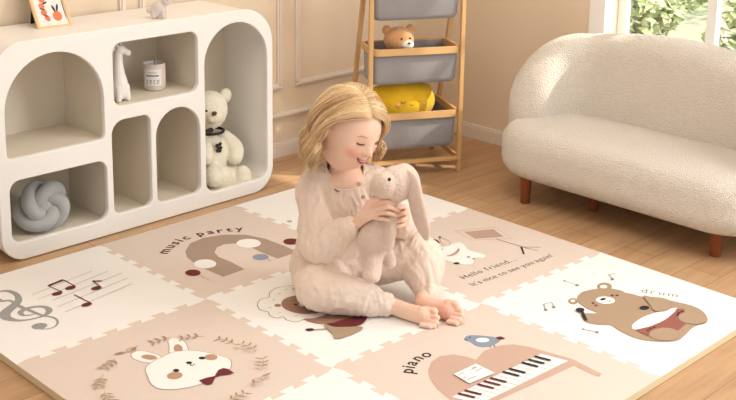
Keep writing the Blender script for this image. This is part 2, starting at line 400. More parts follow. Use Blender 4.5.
class Print:
    """flat ink shapes lying on one tile: a mesh of coloured films"""
    def __init__(s, name, tile): s.name = name; s.tile = tile; s.bm = bmesh.new(); s.m = []; s.o = TILE[tile].location; s.k = 0
    def mi(s, key):
        if key not in s.m: s.m.append(key)
        return s.m.index(key)
    def face(s, pts, key):
        z = ZM+.0004+.00012*s.k; vs = [s.bm.verts.new(V((q[0], q[1], z))-s.o) for q in pts]
        f = s.bm.faces.new(vs); f.material_index = s.mi(key)
        if f.normal.z < 0: f.normal_flip()
        f.normal_update()
        bmesh.ops.triangulate(s.bm, faces=[f], ngon_method='EAR_CLIP'); s.k += 1
    def poly(s, px, key, tr=(1, 0, 0), sm=True, line=None, lw=.0018):
        sc, ox, oy = tr; q = [(x/sc+ox, y/sc+oy) for x, y in px]
        if sm: q = cr(q, 5, True)
        wpts = [Mp(*a)[:2] for a in q]
        if line: s.stroke_w([V(a) for a in wpts]+[V(wpts[0])], lw*2.2, line)
        s.face(wpts, key)
    def ell(s, c, rx, ry, key, tr=(1, 0, 0), line=None, lw=.0018, ang=0):
        pts = [(c[0]+rx*cos(a)*cos(ang)-ry*sin(a)*sin(ang), c[1]+rx*cos(a)*sin(ang)+ry*sin(a)*cos(ang)) for a in [2*pi*k/28 for k in range(28)]]
        s.poly(pts, key, tr, sm=False, line=line, lw=lw)
    def stroke_w(s, pts, wd, key):
        n = len(pts); z = ZM+.0004+.00012*s.k; L = []; R = []
        for i, q in enumerate(pts):
            d = V(pts[min(n-1, i+1)][:2])-V(pts[max(0, i-1)][:2])
            if d.length < 1e-7: d = V((1, 0))
            d.normalize(); nn = V((-d.y, d.x)); ww = (wd[i] if hasattr(wd, '__len__') else wd)/2; q2 = V(q[:2])
            a, b = q2+nn*ww, q2-nn*ww
            L.append(s.bm.verts.new(V((a.x, a.y, z))-s.o)); R.append(s.bm.verts.new(V((b.x, b.y, z))-s.o))
        mi = s.mi(key)
        for i in range(n-1):
            f = s.bm.faces.new((L[i], R[i], R[i+1], L[i+1])); f.material_index = mi
        s.k += 1
    def stroke(s, px, wd, key, tr=(1, 0, 0), sm=True):
        sc, ox, oy = tr; q = [(x/sc+ox, y/sc+oy) for x, y in px]
        if hasattr(wd, '__len__'): q = [(*a, w_) for a, w_ in zip(q, wd)]
        if sm and len(q) > 2: q = cr(q, 6)
        s.stroke_w([Mp(a[0], a[1]).to_2d() for a in q], [a[2] for a in q] if len(q[0]) > 2 else wd, key)
    def text(s, txt, px, h, key, tr=(1, 0, 0), fat=.0, fit=True):
        sc, ox, oy = tr; path = [Mp(x/sc+ox, y/sc+oy).to_2d() for x, y in px]
        if len(path) > 2: path = [V(a) for a in cr([tuple(a) for a in path], 8)]
        ln = [0]
        for a, b in zip(path, path[1:]): ln.append(ln[-1]+(b-a).length)
        gl = [glyph(c, fat) for c in txt]; adv = [g[2] for g in gl]; tot = sum(adv)*h; sp = (ln[-1]-tot)/max(1, len(txt)-1) if fit else 0
        x = 0; mi = s.mi(key); z = ZM+.0004+.00012*s.k
        def at(l):
            for i in range(len(ln)-1):
                if l <= ln[i+1] or i == len(ln)-2:
                    t = (l-ln[i])/max(1e-9, ln[i+1]-ln[i]); return path[i].lerp(path[i+1], t), (path[i+1]-path[i]).normalized()
        for (vs, fs, a) in gl:
            c, t = at(x+a*h/2); nn = V((-t.y, t.x)); b = c-t*(a*h/2)
            nv = [s.bm.verts.new(V((*(b+t*(q[0]*h)+nn*(q[1]*h)), z))-s.o) for q in vs]
            for f in fs:
                try: ff = s.bm.faces.new([nv[k] for k in f]); ff.material_index = mi
                except ValueError: pass
            x += a*h+sp
        s.k += 1
    def done(s):
        me = bpy.data.meshes.new(s.name); s.bm.normal_update()
        for f in s.bm.faces:
            if f.normal.z < 0: f.normal_flip()
        s.bm.to_mesh(me); s.bm.free(); return addme(s.name, me, [PM(k) for k in s.m], TILE[s.tile], smooth=False)
GL = {}
def glyph(c, fat=0):
    if (c, fat) in GL: return GL[c, fat]
    if c == ' ': GL[c, fat] = ([], [], .35); return GL[c, fat]
    cu = bpy.data.curves.new('g', 'FONT'); cu.body = c; cu.size = 1.35; cu.offset = fat; cu.resolution_u = 3
    o = bpy.data.objects.new('g', cu); COL.objects.link(o); dg = bpy.context.evaluated_depsgraph_get(); dg.update()
    me = bpy.data.meshes.new_from_object(o.evaluated_get(dg)); vs = [tuple(v.co[:2]) for v in me.vertices]; fs = [tuple(p_.vertices) for p_ in me.polygons]
    bpy.data.objects.remove(o); bpy.data.curves.remove(cu); bpy.data.meshes.remove(me)
    x0 = min(v[0] for v in vs); x1 = max(v[0] for v in vs); vs = [(v[0]-x0+.06, v[1]) for v in vs]; GL[c, fat] = (vs, fs, x1-x0+.12); return GL[c, fat]

# tile (0,0): clef and notes
p = Print('treble_clef_print', (0, 0)); tr = (5, 0, 260)
p.stroke([(-20, 175), (0, 158), (45, 156), (84, 175), (92, 203), (72, 226), (42, 250), (24, 270), (36, 291), (90, 303), (160, 296), (225, 276), (246, 252), (222, 235), (170, 235), (122, 248), (102, 263), (118, 277), (160, 274), (185, 262)],
         [.006, .009, .014, .016, .020, .026, .030, .030, .024, .012, .008, .012, .018, .014, .012, .016, .016, .010, .006, .003], 'grey', tr)
p.stroke([(-18, 190), (10, 206), (50, 204), (100, 233), (150, 254), (210, 277), (262, 287), (286, 303), (282, 327), (250, 343), (205, 346)], [.012, .012, .010, .012, .011, .009, .008, .007, .006, .005, .004], 'grey', tr)
p.ell((197, 331), 40, 15, 'grey', tr, ang=-.12); p.done()
p = Print('music_note_print', (0, 0)); tr = (6.664, 30, 260)
for a, b in (((15, 232), (412, 73)), ((52, 265), (520, 75)), ((145, 272), (612, 88)), ((185, 313), (652, 120)), ((235, 348), (682, 158))): p.stroke([a, b], .0016, 'line', tr)
for c, st in (((180, 226), [(215, 215), (125, 175)]), ((270, 187), [(303, 178), (222, 134)]), ((442, 190), [(472, 183), (418, 142)]), ((378, 300), [(410, 292), (295, 234)])):
    p.ell(c, 36, 12, 'wine', tr, ang=-.2); p.stroke(st, .0035, 'wine', tr)
p.stroke([(122, 175), (222, 135)], .009, 'wine', tr); p.stroke([(415, 143), (480, 143)], .006, 'wine', tr); p.done()
# tile (1,0): arch
p = Print('arch_print', (1, 0)); tr = (4.907, 155, 220)
p.poly([(335, 279), (255, 245), (190, 210), (156, 182), (149, 155), (172, 115), (240, 88), (330, 73), (440, 72), (540, 92), (620, 122), (700, 156), (602, 190), (520, 158), (460, 128), (400, 115), (340, 119), (303, 135), (292, 160), (312, 182), (370, 205), (440, 242)], 'rain', tr, sm=False)
p.ell((460, 115), 60, 22, 'white', tr); p.ell((246, 216), 55, 22, 'white', tr); p.ell((186, 260), 38, 16, 'wine', tr); p.stroke([(222, 272), (268, 298)], .0018, 'rain', tr)
p.ell((518, 183), 40, 15, 'blue', tr); p.stroke([(552, 192), (568, 203)], .003, 'blue', tr); p.ell((668, 107), 38, 15, 'wine', tr); p.done()
p = Print('lettering_print', (1, 0)); p.text('music party', [(58, 168), (98, 130), (150, 100), (230, 76), (320, 62), (440, 50)], .038, 'wine', tr, fat=.03); p.done()
# tile (2,0)
p = Print('small_mark_print', (2, 0)); p.ell((289.5, 221.5), 2.6, 1.0, 'grey'); p.done()
# tile (0,1): bunny and wreath
p = Print('bunny_print', (0, 1)); tr = (5.717, 130, 325)
p.poly([(180, 185), (120, 160), (60, 148), (15, 160), (12, 185), (50, 205), (100, 215), (150, 215)], 'white', tr, line='rain'); p.poly([(236, 172), (225, 120), (220, 90), (250, 76), (300, 90), (325, 120), (322, 165)], 'white', tr, line='rain')
p.poly([(100, 235), (90, 262), (105, 300), (120, 335), (160, 362), (230, 370), (320, 360), (400, 340), (480, 305), (560, 262), (578, 225), (565, 195), (520, 180), (460, 163), (380, 150), (310, 148), (240, 160), (180, 188), (140, 207)], 'white', tr, line='rain')
p.ell((110, 186), 45, 14, 'bunnycheek', tr, ang=.1); p.poly([(255, 150), (252, 125), (272, 112), (296, 125), (298, 150)], 'bunnycheek', tr)
p.ell((256, 292), 45, 21, 'bunnycheek', tr, ang=-.1); p.ell((464, 187), 37, 17, 'bunnycheek', tr); p.ell((264, 263), 18, 9, 'black', tr); p.ell((412, 192), 19, 8, 'black', tr)
p.ell((338, 219), 17, 7, 'black', tr); p.stroke([(345, 225), (352, 235), (372, 226)], .0022, 'black', tr)
p.poly([(395, 320), (418, 338), (445, 346), (470, 340), (488, 302), (520, 292), (560, 288), (595, 278), (560, 255), (532, 250), (505, 262), (484, 296), (440, 305)], 'wine', tr, sm=False); p.done()
p = Print('wreath_print', (0, 1)); cc = onz(182, 374, ZM).to_2d(); rnd = random.Random(4); R0 = .192
def leafw(p, c, a, L, wd, key):
    t = V((cos(a), sin(a))); n = V((-t.y, t.x)); p.face([c, c+t*L*.3+n*wd*.5, c+t*L*.65+n*wd*.45, c+t*L, c+t*L*.65-n*wd*.45, c+t*L*.3-n*wd*.5], key)
NS = 14
for k in range(NS):
    a = 2*pi*k/NS+.2; da = .28; arc = [cc+V((cos(a+da*t), sin(a+da*t)))*(R0+.006*sin(3*t+k)) for t in [x/6 for x in range(7)]]; p.stroke_w(arc, .0016, 'wreath')
    if k % 4 == 3:
        p.stroke_w([arc[3]+V((cos(x), sin(x)))*.011 for x in [y*pi/6 for y in range(13)]], .002, 'wreath'); leafw(p, arc[5], a+1.2, .03, .009, 'wreath'); leafw(p, arc[1], a+2.0, .022, .008, 'wreath')
    else:
        for i in range(1, 7):
            ta = a+da*i/6+pi/2
            if i % 2 == k % 2: continue
            for sgn in (1, -1):
                leafw(p, arc[i], ta+sgn*.95, .019+.005*rnd.random(), .0055, 'wreath')
p.done()
# tile (1,1): lion
p = Print('lion_print', (1, 1)); tr = (5.333, 250, 270)
p.poly([(260, 90), (225, 84), (180, 90), (140, 98), (106, 122), (102, 148), (62, 155), (42, 182), (55, 212), (98, 224), (106, 242), (140, 256), (178, 250), (200, 268), (250, 276), (292, 262), (350, 262), (430, 235), (460, 190), (430, 130), (350, 95)], 'white', tr, line='black', lw=.0016)
p.poly([(285, 262), (340, 285), (420, 291), (520, 275), (600, 245), (560, 215), (450, 222), (420, 232), (350, 256)], 'brown', tr); p.ell((148, 190), 18, 8, 'brown', tr); p.ell((290, 186), 124, 50, 'brown', tr, ang=.05)
p.ell((292, 186), 30, 14, 'white', tr); p.ell((276, 161), 22, 8, 'black', tr); p.ell((243, 187), 9, 5, 'wine', tr); p.ell((290, 200), 9, 4, 'black', tr)
for x, y in ((150, 132), (185, 108), (120, 165), (100, 205), (150, 235), (240, 250), (340, 240), (225, 105), (385, 232)): p.stroke([(x, y), (x+14, y-6)], .002, 'wreath', tr)
p.poly([(395, 295), (450, 308), (585, 305), (596, 322), (540, 350), (458, 372), (440, 345), (415, 322)], 'tan', tr); p.poly([(410, 291), (460, 305), (560, 305), (612, 280), (615, 250), (500, 268), (450, 284)], 'wine', tr)
p.stroke([(345, 322), (415, 318)], .004, 'brown', tr); p.ell((320, 322), 24, 6, 'black', tr); p.done()
# tile (2,1): hello friend
p = Print('music_stand_print', (2, 1)); tr = (5.257, 420, 215)
p.stroke([(185, 85), (390, 65), (485, 122), (275, 133), (185, 85)], .0022, 'board', tr, sm=False); p.poly([(232, 90), (385, 75), (440, 115), (290, 125)], 'board', tr, sm=False)
p.stroke([(400, 126), (460, 145), (540, 168)], .0024, 'black', tr); p.stroke([(532, 168), (546, 206)], .006, 'black', tr); p.stroke([(540, 170), (590, 170), (635, 172)], .002, 'black', tr); p.stroke([(545, 172), (622, 190)], .002, 'black', tr); p.done()
p = Print('cat_print', (2, 1))
p.poly([(60, 200), (100, 176), (130, 165), (180, 150), (215, 145), (240, 165), (260, 185), (330, 205), (347, 216), (330, 228), (292, 226), (285, 247), (262, 262), (200, 256), (130, 238), (80, 240)], 'white', tr, line='line', lw=.0008)
p.ell((85, 140), 20, 9, 'wine', tr, ang=.5); p.ell((192, 255), 16, 6, 'black', tr); p.ell((110, 182), 10, 5, 'black', tr); p.ell((255, 222), 9, 4, 'line', tr); p.ell((282, 232), 7, 4, 'line', tr)
p.poly([(140, 216), (170, 205), (190, 190), (203, 176), (208, 188), (190, 208), (160, 218)], 'board', tr); p.stroke([(100, 118), (118, 156), (155, 160), (152, 138), (104, 118)], .0016, 'line', tr); p.ell((104, 118), 6, 4, 'black', tr); p.done()
p = Print('lettering_print', (2, 1)); p.text('Hello friend...', [(232, 338), (512, 238)], .026, 'black', tr, fat=-.005); p.done(); p = Print('lettering_print', (2, 1)); p.text("It's nice to see you again!", [(282, 375), (705, 217)], .024, 'black', tr, fat=-.005); p.done()
# tile (1,2): piano
p = Print('piano_print', (1, 2))
p.poly([(462, 412), (450, 400), (437, 389), (430, 379), (428, 371), (431, 362.5), (440, 356), (454, 354.6), (467.5, 357), (476, 359.7), (484, 351), (499, 345.6), (513, 344.3), (530, 347), (543.5, 351), (560, 355.5), (573.5, 359.5), (584, 365), (602, 374), (599, 377), (593, 375), (574, 366), (500, 399.5), (484, 408)], 'piano', sm=False)
A, B, C2 = V((452, 397)), V((541, 354)), V((568, 361)); D = V((480, 404))
p.poly([A, B, C2, D], 'white', sm=False)
NK = 14
for k in range(1, NK): t = k/NK; p.stroke([A.lerp(B, t), D.lerp(C2, t)], .0012, 'line')
for k in range(1, NK+1):
    if k % 7 in (1, 2, 4, 5, 6):
        t = (k-.02)/NK; a = A.lerp(B, t); b = D.lerp(C2, t); p.stroke([a.lerp(b, .0), a.lerp(b, .60)], .0085, 'wine' if k < 7 else 'black')
tr = (5.333, 400, 325)
p.poly([(287, 268), (405, 212), (505, 262), (370, 318)], 'white', tr, sm=False)
for a, b in (((310, 275), (340, 260)), ((335, 292), (352, 284)), ((380, 245), (412, 230)), ((400, 255), (435, 238)), ((360, 300), (405, 280)), ((385, 238), (400, 232))): p.stroke([a, b], .0022, 'line', tr)
p.done()
p = Print('bird_print', (1, 2))
p.poly([(342, 80), (352, 62), (380, 55), (430, 57), (512, 66), (538, 78), (505, 105), (450, 119), (405, 112), (375, 92)], 'bird', tr); p.ell((440, 81), 36, 12, 'white', tr); p.poly([(510, 70), (535, 62), (560, 72), (535, 80)], 'wine', tr)
p.stroke([(345, 78), (362, 80)], .003, 'black', tr); p.ell((372, 68), 5, 3, 'black', tr); p.stroke([(480, 112), (482, 124)], .002, 'wine', tr); p.stroke([(500, 108), (508, 120)], .002, 'wine', tr); p.done()
p = Print('lettering_print', (1, 2)); p.text('piano', [(66, 262), (82, 222), (110, 192), (180, 160)], .036, 'black', tr, fat=.02); p.done()
# tile (2,2): bear
p = Print('bear_print', (2, 2)); a5 = lambda L: [(x/5+530, y/5+265) for x, y in L]; a6 = lambda L: [(x/5.333+620, y/5.333+275) for x, y in L]
p.ell((530+372/5, 265+108/5), 7.2, 3.8, 'tan', line='brown', lw=.0008); p.ell((530+215/5, 265+182/5), 4.6, 3, 'tan', line='brown', lw=.0008); p.ell((530+368/5, 265+110/5), 3.6, 1.8, 'white'); p.ell((530+214/5, 265+181/5), 2.2, 1.4, 'white')
p.poly(a5([(238, 178), (238, 160), (252, 145), (270, 134), (340, 120), (410, 120), (470, 135)]) + a6([(0, 92), (60, 102), (120, 118), (200, 125), (300, 145), (390, 168), (440, 195), (465, 232), (455, 258), (410, 272), (380, 287), (345, 322), (300, 352), (200, 356), (110, 345), (50, 325), (0, 300)]) + a5([(425, 315), (400, 302), (350, 300), (290, 290), (262, 268), (262, 245), (335, 242), (285, 218), (245, 192)]), 'tan', line='brown', lw=.0006)
p.ell((605.4, 300.6), 9.6, 3.7, 'white', ang=.06); p.ell((603, 299.6), 2.9, 1.1, 'black', ang=-.2); p.stroke([(605, 301), (609, 302), (610, 300.5)], .0016, 'black')
for c in ((593, 303.6), (596, 306), (612, 295.8), (617, 296)): p.ell(c, 1.6, .8, 'wine')
p.poly(a6([(65, 288), (72, 262), (130, 225), (200, 202), (297, 178), (288, 205), (230, 247), (160, 277), (90, 294)]), 'white')
p.poly(a6([(80, 297), (160, 278), (240, 245), (292, 200), (300, 185), (345, 185), (345, 210), (325, 240), (350, 265), (310, 300), (230, 290), (170, 300), (150, 332)]), 'terra', sm=False)
p.ell((664.4, 335), 15, 6.4, 'tan', line='brown', lw=.0008); p.ell((692.8, 318.8), 14.4, 6, 'tan', line='brown', lw=.0008, ang=.08)
for c in ((648, 331), (650.5, 329.4), (654, 328.4), (677.5, 316), (678.6, 313.8), (682, 312.6)): p.ell(c, 1.3, .7, 'black')
p.poly(a6([(125, 118), (160, 122), (220, 128), (262, 142), (276, 170), (255, 192), (215, 200), (178, 192), (160, 165)]), 'tan', line='terra', lw=.0006); p.ell((644.5, 308.7), 4.8, 1.8, 'black')
p.ell((580, 311), 4.4, 2.1, 'black'); p.stroke([(581.5, 312), (586, 321.5)], .009, 'black'); p.done()
p = Print('music_note_print', (2, 2))
for a, b, c in (((172, 80), (235, 102), None), ((265, 322), (335, 337), None)):
    A_ = a5([a, b]); p.stroke(A_, .003, 'line'); p.ell(A_[1], 2, 1.2, 'line'); p.ell(A_[0], 1.2, .7, 'line')
p.stroke(a5([(78, 225), (68, 198), (108, 188), (122, 212)]), .003, 'line', sm=False); p.ell(a5([(78, 226)])[0], 2, 1.1, 'line'); p.ell(a5([(118, 213)])[0], 2, 1.1, 'line')
p.stroke(a5([(425, 45), (392, 50), (415, 72)]), .003, 'line', sm=False); p.ell(a5([(412, 73)])[0], 2, 1.1, 'line'); p.done()
p = Print('lettering_print', (2, 2)); p.text('drum', a6([(108, 92), (310, 120)]), .030, 'line'); p.done()

# ------------------------------------------------------------------ cabinet with arched openings
YF, YD = .09, .355; CX0, CX1, CZ0, CZ1 = .285, 1.332, .006, .672
cab = empty('display_cabinet', ((CX0+CX1)/2, YF, 0), label='low ivory cabinet with arched and rounded open niches against the wall', cat='cabinet')
cinv = -V(((CX0+CX1)/2, YF, 0))
def arch(x0, x1, z0, z1, rb=.03, n=20):
    r = (x1-x0)/2; pts = rr(x0, x1, z0, z0+2*rb, (rb, rb, .0001, .0001))[:2*(max(2, int(8*(1+rb*12)))+1)]
    return pts + [((x0+x1)/2+r*cos(pi*k/n), z1-r+r*sin(pi*k/n)) for k in range(n+1)]
holes = [arch(.311, .650, .322, .631, .02), rr(.681, 1.014, .417, .629, .035), rr(.313, .652, .055, .259, .038), rr(.668, .820, .061, .379, (.03, .03, .03, .05)), arch(.834, 1.018, .059, .381, .03), arch(1.034, 1.313, .045, .637, .045)]
outer = rr(CX0, CX1, CZ0, CZ1, (.075, .085, .13, .10))
def xz(me, y):      # curve plane XY -> world XZ, facing -y
    for v in me.vertices: v.co = V((v.co.x, y - v.co.z, v.co.y)) + cinv
    me.update(); return me
me = xz(curve_mesh([outer]+holes, .007, .003, 2), YF+.010); o = addme('front_panel', me, M_cab, cab); me.set_sharp_from_angle(angle=radians(35))
ring = rr(CX0, CX1, CZ0, CZ1, (.075, .085, .13, .10)); inner = rr(CX0+.018, CX1-.018, CZ0+.018, CZ1-.018, (.06, .07, .115, .085))
me = xz(curve_mesh([ring, inner], (YD-YF-.02)/2), (YD+YF+.02)/2); o = addme('shell', me, M_cab, cab); me.set_sharp_from_angle(angle=radians(35))
def cbox(name, dl, m):
    bm = bmesh.new()
    for d in dl: box(bm, *d)
    for v in bm.verts: v.co += cinv
    return obj(name, bm, m, cab, smooth=False)
yf = YF+.02
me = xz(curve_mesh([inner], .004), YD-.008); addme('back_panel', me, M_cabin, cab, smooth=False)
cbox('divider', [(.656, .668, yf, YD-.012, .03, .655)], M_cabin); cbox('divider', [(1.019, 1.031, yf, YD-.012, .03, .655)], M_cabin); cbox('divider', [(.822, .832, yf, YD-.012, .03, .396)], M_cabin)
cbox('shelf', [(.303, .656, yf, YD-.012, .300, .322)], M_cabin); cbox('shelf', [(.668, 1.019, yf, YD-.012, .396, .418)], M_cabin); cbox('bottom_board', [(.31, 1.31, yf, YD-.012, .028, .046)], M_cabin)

def knot_cushion():
    c = ony(42, 209, .19); root = empty('knot_cushion', (c.x, c.y, .046), label='grey velvet knotted ball cushion in the lower left niche', cat='cushion')
    n = 150; pts = []
    for i in range(n):
        t = 2*pi*i/n; r = .054+.026*cos(3*t/1.0*1) ; p_, q_ = 3, 4
        r = .051+.022*cos(q_*t); pts.append(V((r*cos(p_*t)*1.0, r*sin(p_*t)*.85, .026*sin(q_*t)*1.3)))
    R = Matrix.Rotation(radians(72), 3, 'X') @ Matrix.Rotation(.4, 3, 'Z')
    pts = [R @ q + V((0, 0, .070)) for q in pts]
    bm = bmesh.new(); tube(bm, pts, .0225, seg=14, closed=True); ell(bm, (0, 0, .070), (.04, .035, .04))
    obj('knotted_tube', bm, M_grey, root)
knot_cushion()

def teddy_big():
    b = ony(228, 182, .19); root = empty('teddy_bear', (1.175, .215, .047), label='cream plush teddy bear with brown nose sitting in the tall arched niche', cat='teddy bear')
    inv = -V((1.175, .215, .047))
    def q(u, v, y): return ony(u, v, y)+inv
    bm = bmesh.new(); H = q(209.5, 110, .215)
    ell(bm, H, (.068, .058, .070)); ell(bm, q(225.5, 95.5, .225), (.026, .014, .028)); ell(bm, H+V((-.052, .02, .055)), (.022, .012, .024))
    ell(bm, q(214, 117, .170), (.030, .022, .024))
    ell(bm, q(211, 157, .225), (.062, .056, .085)); ell(bm, q(210, 176, .215), (.066, .060, .050))
    a = q(225, 137, .225); b_ = q(235, 148, .195); c_ = q(235, 157, .17); limb(bm, [(*a, .026), (*b_, .031), (*c_, .028)])
    limb(bm, [(-.058, -.01, .145, .026), (-.085, -.05, .105, .028)])
    a = q(216, 177, .215); b_ = q(238, 178, .165); limb(bm, [(*a, .045), (*b_, .043)]); ell(bm, q(243, 177, .140), (.032, .028, .043))
    limb(bm, [(-.045, -.02, .040, .038), (-.075, -.085, .038, .036)])
    remesh(bm, .0035, 5, name='body', m=M_teddy, parent=root, disp=lambda p_, n_: .0012*noise.noise(p_*160))
    bm = bmesh.new(); ell(bm, q(214.3, 113.5, .150), (.0105, .007, .008)); obj('nose', bm, M_nose, root)
    for u, v, y in ((221.5, 111.5, .168), (206.5, 111, .155)):
        bm = bmesh.new(); ell(bm, q(u, v, y), .0042); obj('eye', bm, M_dark, root)
    bm = bmesh.new(); n0 = q(211, 131, .20); tube(bm, [n0+V((.046*cos(t), .042*sin(t), 0)) for t in [2*pi*k/28 for k in range(28)]], .005, seg=8, closed=True)
    k_ = q(207, 131, .155); ell(bm, k_+V((-.014, 0, 0)), (.014, .005, .009)); ell(bm, k_+V((.014, 0, 0)), (.014, .005, .009)); ell(bm, k_, .006); obj('ribbon', bm, M_dark, root)
    bm = bmesh.new(); e = q(219, 147, .168)
    for dx, dz in ((-.007, .006), (.004, .008), (-.002, -.002), (.006, -.004), (-.004, -.010), (.003, -.012)): ell(bm, e+V((dx*1.2, 0, dz*1.2)), (.0085, .002, .0070), u=8, v=6)
    obj('embroidered_patch', bm, M_dark, root)
teddy_big()

def giraffe():
    b = ony(121, 103, .155); root = empty('giraffe_figurine', (b.x, b.y, .418), label='slim white ceramic giraffe figurine in the upper niche beside the candle', cat='figurine')
    bm = bmesh.new()
    limb(bm, [(-.002, 0, .030, .026), (-.001, 0, .06, .026), (-.003, 0, .09, .020), (-.005, 0, .125, .016), (-.005, 0, .162, .014)], seg=14)
    ell(bm, (.002, -.004, .172), (.019, .015, .015)); limb(bm, [(.006, -.006, .172, .012), (.024, -.014, .160, .0105)], seg=12)
    for s in (-1, 1):
        limb(bm, [(-.002+.007*s, .003*s, .182, .0042), (-.003+.010*s, .004*s, .200, .0036)], n=2, seg=8); ell(bm, (-.003+.010*s, .004*s, .203), .0052); ell(bm, (-.008+.020*s, .010*s, .178), (.009, .005, .005))
    for x, y in ((.020, -.014), (-.016, -.016), (.018, .014), (-.018, .012)): limb(bm, [(x, y, .0095, .0095), (x*.8, y*.8, .05, .011)], n=2, seg=10)
    for v in bm.verts: v.co = V((v.co.x*1.0, v.co.y*.9, v.co.z*.99))
    remesh(bm, .0018, 2, name='body', m=M_cer, parent=root)
giraffe()
def candle():
    b = ony(155, 95, .215); root = empty('jar_candle', (b.x, b.y, .418), label='small pinkish jar candle with a printed label in the upper niche', cat='candle')
    bm = bmesh.new(); lathe(bm, [(.001, 0), (.030, 0), (.034, .004), (.037, .01), (.037, .090), (.035, .092), (.033, .090), (.033, .078), (.001, .078)], 40); obj('jar', bm, M_wax, root, angle=50)
    bm = bmesh.new(); tube(bm, [(0, 0, .076), (.001, 0, .094), (.003, 0, .102)], .0012, seg=6); obj('wick', bm, M_dark, root)
    # label faces the camera side of the jar
    bm = bmesh.new(); f0 = -135; n = 16; ro = .0374
    def patch(a0, a1, z0, z1, r):
        g = [[bm.verts.new((r*cos(radians(f0+a0+(a1-a0)*i/n)), r*sin(radians(f0+a0+(a1-a0)*i/n)), z)) for i in range(n+1)] for z in (z0, z1)]
        for i in range(n): bm.faces.new((g[0][i], g[0][i+1], g[1][i+1], g[1][i]))
    patch(-48, 48, .020, .076, ro); lab = obj('label', bm, M_label, root)
    bm = bmesh.new(); patch(-34, 34, .052, .0565, ro+.0003); patch(-22, 22, .064, .0655, ro+.0003)
    for a in (-32, -14, 6, 24):
        patch(a, a+3, .026, .040, ro+.0003); patch(a, a+10, .038, .040, ro+.0003); patch(a, a+9, .026, .028, ro+.0003)
        if a in (-14, 24): patch(a+8, a+11, .030, .038, ro+.0003)
    obj('label_print', bm, M_ink, lab)
candle()
def picture_frame():
    bl = onz(38.5, 29.5, CZ1); brr = onz(73, 25.5, CZ1); ax = (brr-bl); Wd = .128; ax = ax.normalized(); a = math.atan2(ax.y, ax.x)
    mid = (bl+brr)/2; root = empty('picture_frame', (mid.x, mid.y, CZ1), a, label='small pale wood picture frame with orange botanical print on the cabinet top', cat='picture frame')
    hw = (brr-bl).length/2; H = .20; tl = radians(34); R = Matrix.Rotation(-tl, 3, 'X')
    def tilt(bm):
        for v in bm.verts: v.co = R @ v.co
    bm = bmesh.new(); f = .0085
    for d in ((-hw, hw, 0, .010, 0, f), (-hw, hw, 0, .010, H-f, H), (-hw, -hw+f, 0, .010, f, H-f), (hw-f, hw, 0, .010, f, H-f)): box(bm, *d, bev=.0012)
    tilt(bm); obj('frame', bm, M_frame, root, smooth=False)
    bm = bmesh.new(); box(bm, -hw+f, hw-f, .004, .008, f, H-f); tilt(bm); pa = obj('picture', bm, M_art, root, smooth=False)
    def blob(name, shapes, m):
        bm = bmesh.new()
        for (x, z, rx, rz, an) in shapes:
            vs = [bm.verts.new((x+rx*cos(t)*cos(an)-rz*sin(t)*sin(an), .0034, z+rx*cos(t)*sin(an)+rz*sin(t)*cos(an))) for t in [2*pi*k/20 for k in range(20)]]; bm.faces.new(vs)
        tilt(bm); obj(name, bm, m, pa, smooth=False)
    blob('fruit_print', [(.018, .040, .015, .017, 0), (-.016, .036, .008, .012, .4), (-.022, .056, .010, .010, 0), (-.024, .078, .009, .011, .2), (-.018, .10, .010, .010, 0)], M_coral)
    blob('leaf_print', [(.012, .066, .0035, .013, .25), (.024, .068, .0035, .014, -.3), (-.020, .046, .010, .003, -.5), (-.024, .068, .009, .003, -.4), (-.012, .088, .009, .003, .4), (hw-.0125, .07, .0012, .045, 0)], M_dark)
    bm = bmesh.new(); lg = [(.012, .080, .012), (.058, .004, 0)]
    box(bm, -.020, .020, 0, .004, 0, .105, bev=.001)
    Rb = Matrix.Rotation(radians(14), 3, 'X')
    for v in bm.verts: v.co = Rb @ v.co + V((-.022, .094, .0012))
    obj('easel_leg', bm, M_dark, root, smooth=False)
picture_frame()
def rabbit_fig():
    b = onz(160, 18.5, CZ1); root = empty('rabbit_figurine', (b.x, b.y, CZ1), radians(-45), label='tiny rabbit figurine standing on the cabinet top', cat='figurine')
    bm = bmesh.new(); ell(bm, (-.004, 0, .028), (.020, .016, .022), rot=Matrix.Rotation(.5, 3, 'Y')); ell(bm, (-.012, 0, .018), (.016, .015, .016)); ell(bm, (.018, -.002, .050), (.013, .012, .014)); limb(bm, [(.006, 0, .036, .012), (.014, 0, .044, .010)], n=2)
    for s in (-1, 1): limb(bm, [(.018, .005*s, .060, .005), (.016, .007*s, .078, .0055), (.017, .009*s, .092, .003)], n=3, seg=8)
    for x, y in ((-.016, -.009), (-.014, .009), (.010, -.008), (.010, .008)): limb(bm, [(x, y, .006, .0055), (x, y, .022, .007)], n=2, seg=8)
    ell(bm, (-.030, 0, .022), .007)
    for v in bm.verts: v.co *= 1.2
    remesh(bm, .0016, 2, name='body', m=M_cerg, parent=root)
    bm = bmesh.new(); ell(bm, (.029, -.013, .064), .0024); obj('eye', bm, M_dark, root)
rabbit_fig()

